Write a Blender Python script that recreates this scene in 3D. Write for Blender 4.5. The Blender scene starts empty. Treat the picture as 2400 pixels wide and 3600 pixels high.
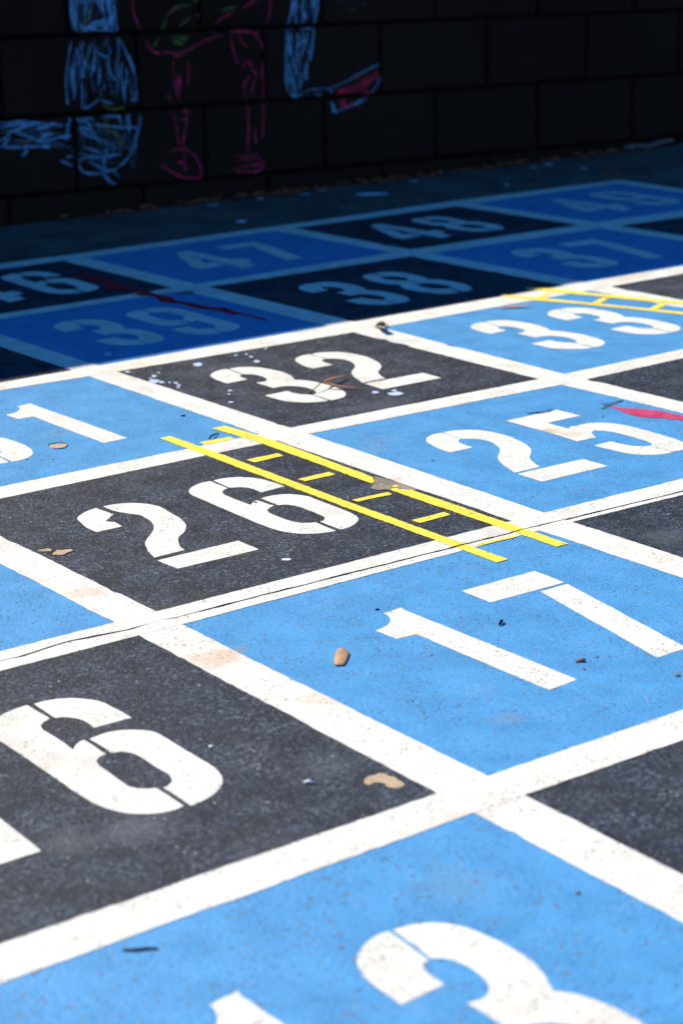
import bpy, bmesh, math, random
from mathutils import Vector, Matrix, noise
from mathutils.geometry import tessellate_polygon
GLYPH={
'1':[[[0.0405,0.2936],[0.0683,0.2966],[0.0673,0.2731],[0.0745,0.1357],[0.0801,0.0022],[0.0372,0.0],[0.0333,0.105],[0.0302,0.2011],[0.0292,0.2162],[0.0172,0.2171],[0.0029,0.2187],[0.0,0.2547],[0.0119,0.2563],[0.0215,0.2599],[0.0298,0.2663],[0.037,0.276],[0.0404,0.2849]]],
'2':[[[0.0605,0.3017],[0.061,0.255],[0.0529,0.2499],[0.0475,0.2436],[0.0436,0.2306],[0.0441,0.2053],[0.0002,0.2053],[0.0,0.2317],[0.0056,0.2608],[0.0116,0.2774],[0.0198,0.2887],[0.0302,0.2965],[0.0447,0.3029]],[[0.0631,0.3014],[0.0772,0.3017],[0.0904,0.2971],[0.1047,0.2879],[0.1168,0.273],[0.1241,0.2527],[0.1274,0.222],[0.1237,0.1949],[0.1177,0.1684],[0.1076,0.1457],[0.098,0.1319],[0.086,0.1203],[0.0739,0.1091],[0.065,0.0954],[0.0576,0.0789],[0.0522,0.0602],[0.0034,0.0603],[0.0116,0.0859],[0.0185,0.1049],[0.0269,0.123],[0.0381,0.139],[0.0494,0.151],[0.0618,0.1623],[0.0716,0.176],[0.0776,0.1887],[0.0838,0.2103],[0.0829,0.2293],[0.0751,0.2431],[0.0627,0.2526]],[[0.0025,0.053],[0.1285,0.0506],[0.1293,0.0],[0.0032,0.001]]],
'3':[[[0.059,0.3079],[0.0562,0.2536],[0.0492,0.2517],[0.0441,0.2402],[0.0435,0.2171],[0.0,0.2155],[0.0002,0.2496],[0.0047,0.2741],[0.0129,0.2893],[0.0282,0.3019],[0.0462,0.3091]],[[0.0625,0.3082],[0.0783,0.3061],[0.0964,0.2971],[0.1111,0.2778],[0.1182,0.2471],[0.1208,0.2205],[0.1165,0.189],[0.1042,0.1602],[0.1145,0.1466],[0.1234,0.1204],[0.1268,0.0869],[0.1247,0.051],[0.1148,0.0224],[0.0993,0.0064],[0.0814,0.0],[0.0688,0.0007],[0.0679,0.0507],[0.0798,0.0597],[0.086,0.0766],[0.0874,0.0979],[0.0829,0.1154],[0.0743,0.1273],[0.0597,0.1352],[0.0428,0.1346],[0.0408,0.1866],[0.0526,0.1843],[0.0658,0.19],[0.0734,0.2055],[0.0748,0.228],[0.0694,0.2455],[0.0597,0.2538]],[[0.0022,0.0995],[0.0484,0.1014],[0.0502,0.0776],[0.0561,0.0622],[0.0645,0.0507],[0.0638,0.0007],[0.0476,0.0031],[0.0294,0.0144],[0.015,0.0309],[0.0047,0.0539]]],
'4':[[[0.0687,0.2843],[0.1054,0.2882],[0.1142,0.1954],[0.1212,0.1068],[0.1471,0.1076],[0.1508,0.0668],[0.1258,0.0575],[0.1223,0.01],[0.0785,0.0],[0.0798,0.0772],[0.0781,0.1821],[0.0678,0.2514]],[[0.062,0.2669],[0.0634,0.2421],[0.0658,0.1655],[0.0444,0.1158],[0.0704,0.1017],[0.0715,0.0642],[0.0015,0.0546],[0.0,0.0838],[0.0073,0.1116]]],
'5':[[[0.0,0.3007],[0.1091,0.3003],[0.1117,0.2481],[0.0411,0.2489],[0.0425,0.1994],[0.0516,0.2073],[0.061,0.2068],[0.0664,0.1673],[0.0556,0.1609],[0.0479,0.1512],[0.0404,0.1352],[0.003,0.1377],[0.0044,0.1924]],[[0.0628,0.2062],[0.0826,0.2062],[0.0976,0.201],[0.1116,0.1892],[0.1206,0.1722],[0.1276,0.1403],[0.1278,0.1019],[0.1275,0.0663],[0.1253,0.0417],[0.1191,0.0208],[0.1108,0.009],[0.1004,0.0023],[0.086,0.0001],[0.0724,0.0023],[0.0721,0.0475],[0.0804,0.0534],[0.0833,0.064],[0.0842,0.0851],[0.0841,0.1207],[0.0808,0.1433],[0.0746,0.1576],[0.0669,0.1678]],[[0.0059,0.1031],[0.0435,0.1036],[0.0441,0.0813],[0.0493,0.064],[0.0604,0.0504],[0.0716,0.047],[0.0701,0.0],[0.0534,0.0015],[0.0367,0.0088],[0.0223,0.0234],[0.0139,0.0396],[0.01,0.0655]]],
'6':[[[0.057,0.3056],[0.0577,0.2582],[0.0514,0.2572],[0.0438,0.2506],[0.0384,0.2399],[0.037,0.2298],[0.0383,0.1732],[0.0402,0.1694],[0.0459,0.1756],[0.0515,0.1805],[0.0576,0.1828],[0.0616,0.1467],[0.0531,0.1429],[0.0441,0.1359],[0.0389,0.1246],[0.0378,0.1127],[0.039,0.0825],[0.0411,0.0684],[0.0469,0.0568],[0.0562,0.0505],[0.0627,0.0485],[0.0627,0.0],[0.0478,0.0023],[0.0301,0.0102],[0.0159,0.0232],[0.0074,0.0388],[0.0028,0.0605],[0.0004,0.0916],[0.0,0.1265],[0.0002,0.1938],[0.0,0.2566],[0.0031,0.2729],[0.0082,0.2839],[0.0162,0.2927],[0.0294,0.3011],[0.0445,0.3058]],[[0.0627,0.3049],[0.0774,0.3061],[0.0929,0.3012],[0.1047,0.2938],[0.1144,0.2801],[0.1211,0.2618],[0.1253,0.237],[0.1266,0.2149],[0.0836,0.2115],[0.0845,0.2283],[0.0821,0.2402],[0.0738,0.2525],[0.0616,0.2588]],[[0.0665,0.1881],[0.0811,0.1894],[0.0958,0.187],[0.1089,0.1792],[0.1183,0.1661],[0.1238,0.1503],[0.1236,0.1209],[0.1252,0.0746],[0.1244,0.0483],[0.1205,0.0306],[0.1148,0.0214],[0.1029,0.0106],[0.0875,0.003],[0.0709,0.0006],[0.0693,0.0466],[0.0767,0.0473],[0.0835,0.0542],[0.0863,0.0623],[0.0865,0.074],[0.0864,0.1139],[0.084,0.1281],[0.0792,0.1386],[0.067,0.1443]]],
'7':[[[0.0,0.3021],[0.1164,0.302],[0.1158,0.2471],[0.0011,0.2495]],[[0.0724,0.2406],[0.116,0.2415],[0.0754,0.0],[0.0296,0.0007]]],
'8':[[[0.0581,0.3],[0.0815,0.299],[0.1007,0.2877],[0.1112,0.2559],[0.114,0.2191],[0.1101,0.183],[0.1006,0.1622],[0.1187,0.1458],[0.1252,0.1109],[0.1272,0.0708],[0.1169,0.0329],[0.1087,0.018],[0.0904,0.0048],[0.0729,0.0041],[0.0754,0.0552],[0.0871,0.0634],[0.0906,0.0848],[0.0853,0.1123],[0.072,0.13],[0.0593,0.1357],[0.0639,0.1855],[0.0738,0.1961],[0.0774,0.2164],[0.0704,0.2387],[0.062,0.2502],[0.0503,0.2529]],[[0.0522,0.3013],[0.046,0.2508],[0.0401,0.2462],[0.0344,0.2317],[0.0397,0.2073],[0.0512,0.1911],[0.0595,0.1798],[0.053,0.1319],[0.0443,0.1207],[0.0402,0.0981],[0.0448,0.0697],[0.0605,0.0556],[0.071,0.0518],[0.0612,0.0],[0.0406,0.0057],[0.0195,0.021],[0.0076,0.048],[0.0006,0.0817],[0.0,0.1155],[0.0128,0.1453],[0.0204,0.1574],[0.0051,0.175],[0.0002,0.2042],[0.0014,0.2419],[0.0086,0.2747],[0.0164,0.2875],[0.033,0.2985]]],
'9':[[[0.0696,0.0005],[0.0688,0.0479],[0.0751,0.0489],[0.0828,0.0555],[0.0882,0.0662],[0.0896,0.0764],[0.0883,0.1329],[0.0863,0.1367],[0.0807,0.1305],[0.0751,0.1256],[0.0689,0.1233],[0.065,0.1595],[0.0735,0.1632],[0.0825,0.1702],[0.0877,0.1815],[0.0887,0.1934],[0.0875,0.2236],[0.0854,0.2377],[0.0797,0.2493],[0.0703,0.2556],[0.0638,0.2576],[0.0639,0.3061],[0.0788,0.3038],[0.0965,0.2959],[0.1106,0.2829],[0.1192,0.2673],[0.1237,0.2456],[0.1261,0.2145],[0.1266,0.1797],[0.1263,0.1124],[0.1266,0.0495],[0.1235,0.0332],[0.1183,0.0222],[0.1104,0.0134],[0.0972,0.005],[0.0821,0.0003]],[[0.0639,0.0012],[0.0492,0.0],[0.0337,0.0049],[0.0219,0.0123],[0.0121,0.026],[0.0055,0.0443],[0.0013,0.0691],[0.0,0.0912],[0.043,0.0946],[0.0421,0.0778],[0.0444,0.0659],[0.0527,0.0536],[0.065,0.0473]],[[0.0601,0.118],[0.0454,0.1167],[0.0308,0.1191],[0.0177,0.1269],[0.0083,0.14],[0.0028,0.1558],[0.003,0.1852],[0.0013,0.2315],[0.0021,0.2578],[0.006,0.2755],[0.0117,0.2847],[0.0236,0.2955],[0.0391,0.3031],[0.0556,0.3056],[0.0573,0.2595],[0.0499,0.2588],[0.0431,0.252],[0.0403,0.2438],[0.04,0.2321],[0.0402,0.1922],[0.0425,0.178],[0.0474,0.1675],[0.0595,0.1618]]],
}
TRACED={
'17a1':[[[0.2178,0.4415],[0.2456,0.4444],[0.2447,0.421],[0.2519,0.2836],[0.2574,0.1501],[0.2145,0.1479],[0.2106,0.2529],[0.2075,0.349],[0.2065,0.3641],[0.1945,0.365],[0.1802,0.3666],[0.1773,0.4026],[0.1893,0.4042],[0.1988,0.4078],[0.2072,0.4142],[0.2144,0.4239],[0.2177,0.4328]]],
'17b7':[[[0.3379,0.4444],[0.4543,0.4443],[0.4537,0.3894],[0.339,0.3918]],[[0.4103,0.3829],[0.4539,0.3838],[0.4133,0.1423],[0.3675,0.143]]],
'26a2':[[[0.1593,1.0276],[0.1639,0.9858],[0.1582,0.9816],[0.1512,0.9754],[0.1401,0.9662],[0.1424,0.9598],[0.1482,0.9543],[0.1474,0.9513],[0.146,0.9307],[0.1075,0.9302],[0.1063,0.9562],[0.1099,0.9771],[0.1133,0.9941],[0.1173,1.0033],[0.1244,1.0109],[0.1353,1.0184],[0.1488,1.0248]],[[0.171,1.0271],[0.1802,1.0273],[0.1932,1.0251],[0.2074,1.018],[0.2192,1.0066],[0.2272,0.9923],[0.2317,0.9716],[0.2287,0.9399],[0.2255,0.9112],[0.2189,0.8888],[0.2097,0.8711],[0.2,0.8577],[0.1875,0.8469],[0.1776,0.8377],[0.1685,0.8211],[0.1611,0.8034],[0.1595,0.7913],[0.113,0.7898],[0.117,0.8062],[0.123,0.8246],[0.1317,0.8444],[0.1405,0.8578],[0.1513,0.8697],[0.165,0.883],[0.1768,0.8981],[0.1836,0.912],[0.1886,0.9283],[0.1898,0.9422],[0.1903,0.9603],[0.1805,0.9781],[0.172,1.0018]],[[0.1102,0.7772],[0.2334,0.7795],[0.2355,0.7319],[0.1137,0.733]]],
'26b6':[[[0.3519,1.0374],[0.3526,0.9899],[0.3464,0.989],[0.3387,0.9823],[0.3333,0.9716],[0.3319,0.9615],[0.3332,0.9049],[0.3351,0.9012],[0.3408,0.9074],[0.3464,0.9123],[0.3525,0.9146],[0.3565,0.8784],[0.348,0.8746],[0.339,0.8677],[0.3338,0.8563],[0.3328,0.8445],[0.3339,0.8142],[0.3361,0.8001],[0.3418,0.7885],[0.3511,0.7822],[0.3576,0.7803],[0.3576,0.7317],[0.3427,0.7341],[0.325,0.742],[0.3109,0.7549],[0.3023,0.7705],[0.2978,0.7923],[0.2953,0.8234],[0.2949,0.8582],[0.2951,0.9255],[0.2949,0.9884],[0.298,1.0047],[0.3031,1.0157],[0.3111,1.0244],[0.3243,1.0328],[0.3394,1.0375]],[[0.3576,1.0366],[0.3723,1.0379],[0.3878,1.033],[0.3996,1.0256],[0.4093,1.0118],[0.416,0.9936],[0.4202,0.9687],[0.4215,0.9467],[0.3785,0.9432],[0.3794,0.96],[0.3771,0.972],[0.3687,0.9843],[0.3565,0.9906]],[[0.3614,0.9198],[0.376,0.9212],[0.3907,0.9188],[0.4038,0.9109],[0.4132,0.8978],[0.4187,0.8821],[0.4185,0.8526],[0.4202,0.8064],[0.4193,0.7801],[0.4154,0.7623],[0.4097,0.7532],[0.3979,0.7424],[0.3824,0.7348],[0.3658,0.7323],[0.3642,0.7783],[0.3716,0.7791],[0.3784,0.7859],[0.3812,0.794],[0.3815,0.8057],[0.3813,0.8457],[0.379,0.8598],[0.3741,0.8704],[0.3619,0.8761]]],
'25a2':[[[0.7744,1.0304],[0.7749,0.9837],[0.7668,0.9787],[0.7614,0.9723],[0.7575,0.9594],[0.758,0.934],[0.7141,0.934],[0.7139,0.9604],[0.7195,0.9895],[0.7256,1.0061],[0.7337,1.0175],[0.7441,1.0253],[0.7586,1.0316]],[[0.777,1.0301],[0.7912,1.0304],[0.8044,1.0259],[0.8187,1.0166],[0.8307,1.0017],[0.8381,0.9814],[0.8414,0.9507],[0.8376,0.9236],[0.8316,0.8971],[0.8216,0.8745],[0.8119,0.8607],[0.7999,0.8491],[0.7878,0.8378],[0.7789,0.8241],[0.7716,0.8076],[0.7662,0.789],[0.7174,0.789],[0.7256,0.8146],[0.7325,0.8336],[0.7408,0.8517],[0.752,0.8678],[0.7633,0.8797],[0.7757,0.8911],[0.7856,0.9047],[0.7915,0.9174],[0.7978,0.939],[0.7968,0.958],[0.7891,0.9718],[0.7766,0.9814]],[[0.7164,0.7817],[0.8424,0.7794],[0.8432,0.7287],[0.7171,0.7298]]],
'25b5':[[[0.8986,1.0221],[1.0077,1.0217],[1.0103,0.9696],[0.9397,0.9703],[0.9411,0.9208],[0.9502,0.9288],[0.9596,0.9283],[0.965,0.8887],[0.9542,0.8824],[0.9465,0.8727],[0.939,0.8567],[0.9015,0.8591],[0.9029,0.9139]],[[0.9614,0.9276],[0.9812,0.9277],[0.9962,0.9225],[1.0102,0.9107],[1.0192,0.8937],[1.0262,0.8618],[1.0263,0.8233],[1.0261,0.7878],[1.0239,0.7632],[1.0177,0.7423],[1.0094,0.7304],[0.999,0.7238],[0.9846,0.7216],[0.9709,0.7237],[0.9707,0.7689],[0.9789,0.7749],[0.9819,0.7854],[0.9828,0.8065],[0.9827,0.8422],[0.9794,0.8647],[0.9732,0.8791],[0.9655,0.8892]],[[0.9044,0.8246],[0.9421,0.825],[0.9427,0.8028],[0.9479,0.7855],[0.959,0.7719],[0.9702,0.7685],[0.9687,0.7215],[0.952,0.7229],[0.9353,0.7303],[0.9208,0.7449],[0.9125,0.761],[0.9086,0.787]]],
'16b6':[[[-0.2372,0.4566],[-0.2353,0.4099],[-0.2449,0.4058],[-0.2514,0.3991],[-0.2545,0.389],[-0.2543,0.3783],[-0.2532,0.3523],[-0.2532,0.3256],[-0.2448,0.3345],[-0.2371,0.3396],[-0.2329,0.3398],[-0.233,0.2965],[-0.2406,0.2946],[-0.2479,0.2887],[-0.2511,0.2785],[-0.2518,0.26],[-0.2524,0.2335],[-0.2517,0.218],[-0.2485,0.2098],[-0.2416,0.2027],[-0.2332,0.1981],[-0.2334,0.149],[-0.2442,0.1479],[-0.2579,0.1511],[-0.2697,0.1573],[-0.2816,0.1686],[-0.2892,0.1822],[-0.2943,0.1977],[-0.2968,0.2184],[-0.2981,0.2676],[-0.2994,0.3316],[-0.3013,0.3914],[-0.3005,0.4126],[-0.2957,0.4274],[-0.2854,0.4403],[-0.273,0.4486],[-0.2571,0.4538]],[[-0.2298,0.4552],[-0.2179,0.4546],[-0.2044,0.4509],[-0.1926,0.4439],[-0.1825,0.4339],[-0.1733,0.419],[-0.17,0.4001],[-0.1684,0.3784],[-0.1683,0.3591],[-0.2106,0.3607],[-0.21,0.3771],[-0.2128,0.3906],[-0.2181,0.3996],[-0.2236,0.405],[-0.2308,0.4073]],[[-0.2276,0.3388],[-0.2126,0.342],[-0.1971,0.3398],[-0.1842,0.3328],[-0.1734,0.3223],[-0.1674,0.3093],[-0.1665,0.2769],[-0.1654,0.2429],[-0.1654,0.2107],[-0.1676,0.1914],[-0.1738,0.1756],[-0.1824,0.1641],[-0.1938,0.1551],[-0.2088,0.1491],[-0.2267,0.1457],[-0.2276,0.1945],[-0.2207,0.1963],[-0.2133,0.2027],[-0.2087,0.2135],[-0.2086,0.2259],[-0.2096,0.2435],[-0.2096,0.2714],[-0.2121,0.2843],[-0.2175,0.292],[-0.2271,0.2953]]],
'32a3':[[[0.7538,1.6204],[0.751,1.566],[0.744,1.5641],[0.7389,1.5526],[0.7383,1.5295],[0.6948,1.5279],[0.695,1.562],[0.6995,1.5865],[0.7077,1.6017],[0.723,1.6143],[0.741,1.6216]],[[0.7574,1.6206],[0.7731,1.6185],[0.7912,1.6095],[0.8059,1.5902],[0.813,1.5595],[0.8156,1.5329],[0.8113,1.5014],[0.799,1.4726],[0.8094,1.459],[0.8182,1.4328],[0.8216,1.3993],[0.8195,1.3634],[0.8096,1.3348],[0.7941,1.3188],[0.7762,1.3124],[0.7636,1.3132],[0.7627,1.3631],[0.7746,1.3721],[0.7808,1.389],[0.7823,1.4103],[0.7777,1.4278],[0.7691,1.4397],[0.7546,1.4476],[0.7376,1.447],[0.7357,1.4991],[0.7474,1.4967],[0.7606,1.5025],[0.7682,1.5179],[0.7696,1.5404],[0.7642,1.5579],[0.7545,1.5662]],[[0.6971,1.4119],[0.7432,1.4138],[0.745,1.39],[0.7509,1.3747],[0.7593,1.3631],[0.7587,1.3131],[0.7424,1.3155],[0.7243,1.3268],[0.7098,1.3434],[0.6996,1.3663]]],
'38b8':[[[1.5096,2.1943],[1.5331,2.1933],[1.5523,2.182],[1.5628,2.1502],[1.5656,2.1134],[1.5616,2.0773],[1.5522,2.0565],[1.5703,2.0401],[1.5768,2.0052],[1.5788,1.9651],[1.5684,1.9273],[1.5602,1.9123],[1.542,1.8991],[1.5245,1.8984],[1.527,1.9496],[1.5386,1.9578],[1.5421,1.9791],[1.5368,2.0066],[1.5235,2.0244],[1.5109,2.03],[1.5155,2.0798],[1.5254,2.0904],[1.529,2.1107],[1.522,2.133],[1.5136,2.1445],[1.5019,2.1472]],[[1.5037,2.1956],[1.4976,2.1451],[1.4917,2.1405],[1.4859,2.126],[1.4913,2.1016],[1.5028,2.0854],[1.5111,2.0741],[1.5046,2.0262],[1.4959,2.015],[1.4917,1.9924],[1.4963,1.9641],[1.5121,1.9499],[1.5225,1.9461],[1.5127,1.8943],[1.4922,1.9],[1.4711,1.9153],[1.4591,1.9423],[1.4521,1.976],[1.4516,2.0098],[1.4643,2.0396],[1.4719,2.0517],[1.4567,2.0693],[1.4518,2.0985],[1.4529,2.1362],[1.4602,2.169],[1.4679,2.1818],[1.4845,2.1928]]],
'47a4':[[[1.3158,2.7339],[1.3525,2.7377],[1.3613,2.645],[1.3683,2.5563],[1.3941,2.5571],[1.3979,2.5163],[1.3729,2.507],[1.3694,2.4595],[1.3255,2.4496],[1.3268,2.5267],[1.3252,2.6317],[1.3148,2.701]],[[1.309,2.7164],[1.3104,2.6916],[1.3129,2.6151],[1.2915,2.5653],[1.3174,2.5512],[1.3185,2.5137],[1.2485,2.5041],[1.2471,2.5333],[1.2543,2.5611]]],
}
PLACE={
'47b7':[1.4295,2.4634,-0.0109,0.9724,0.9125],
'48a4':[1.8381,2.4624,0.0232,0.9859,0.9737],
'48b8':[2.0222,2.4591,0.0151,0.9906,0.9677],
'49a4':[2.4585,2.4724,0.0102,0.9872,0.9702],
'49b9':[2.6545,2.4734,0.0038,0.9854,0.9571],
'37a3':[1.8893,1.9088,-0.0084,0.9887,0.9704],
'37b7':[2.0572,1.9161,-0.0226,0.9878,0.9568],
'38a3':[1.276,1.889,0.0005,0.9925,0.9774],
'39a3':[0.6888,1.8956,0.0256,0.9864,0.9398],
'39b9':[0.8523,1.8897,0.0127,0.9985,0.9862],
'32b2':[0.8728,1.3177,-0.0029,1.0003,1.0027],
'33a3':[1.298,1.3212,0.0065,1.0021,1.0021],
'33b3':[1.4958,1.3198,0.024,0.9987,0.9864],
'31b1':[0.2981,1.3206,0.0055,1.0076,1.0232],
'46b6':[0.8426,2.4394,-0.0034,0.9978,0.9982],
'46a4':[0.6584,2.444,0.0367,0.9858,1.0031],
'13b3':[-0.281,-0.4607,-0.0022,0.9976,1.0069],
'13a1':[-0.4321,-0.4523,0.0174,1.011,1.0089],
'16a1':[-0.463,0.1525,-0.0446,1.0406,0.9995],
'31a3':[0.1071,1.3169,0.0012,1.0024,1.0003],
}
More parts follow.
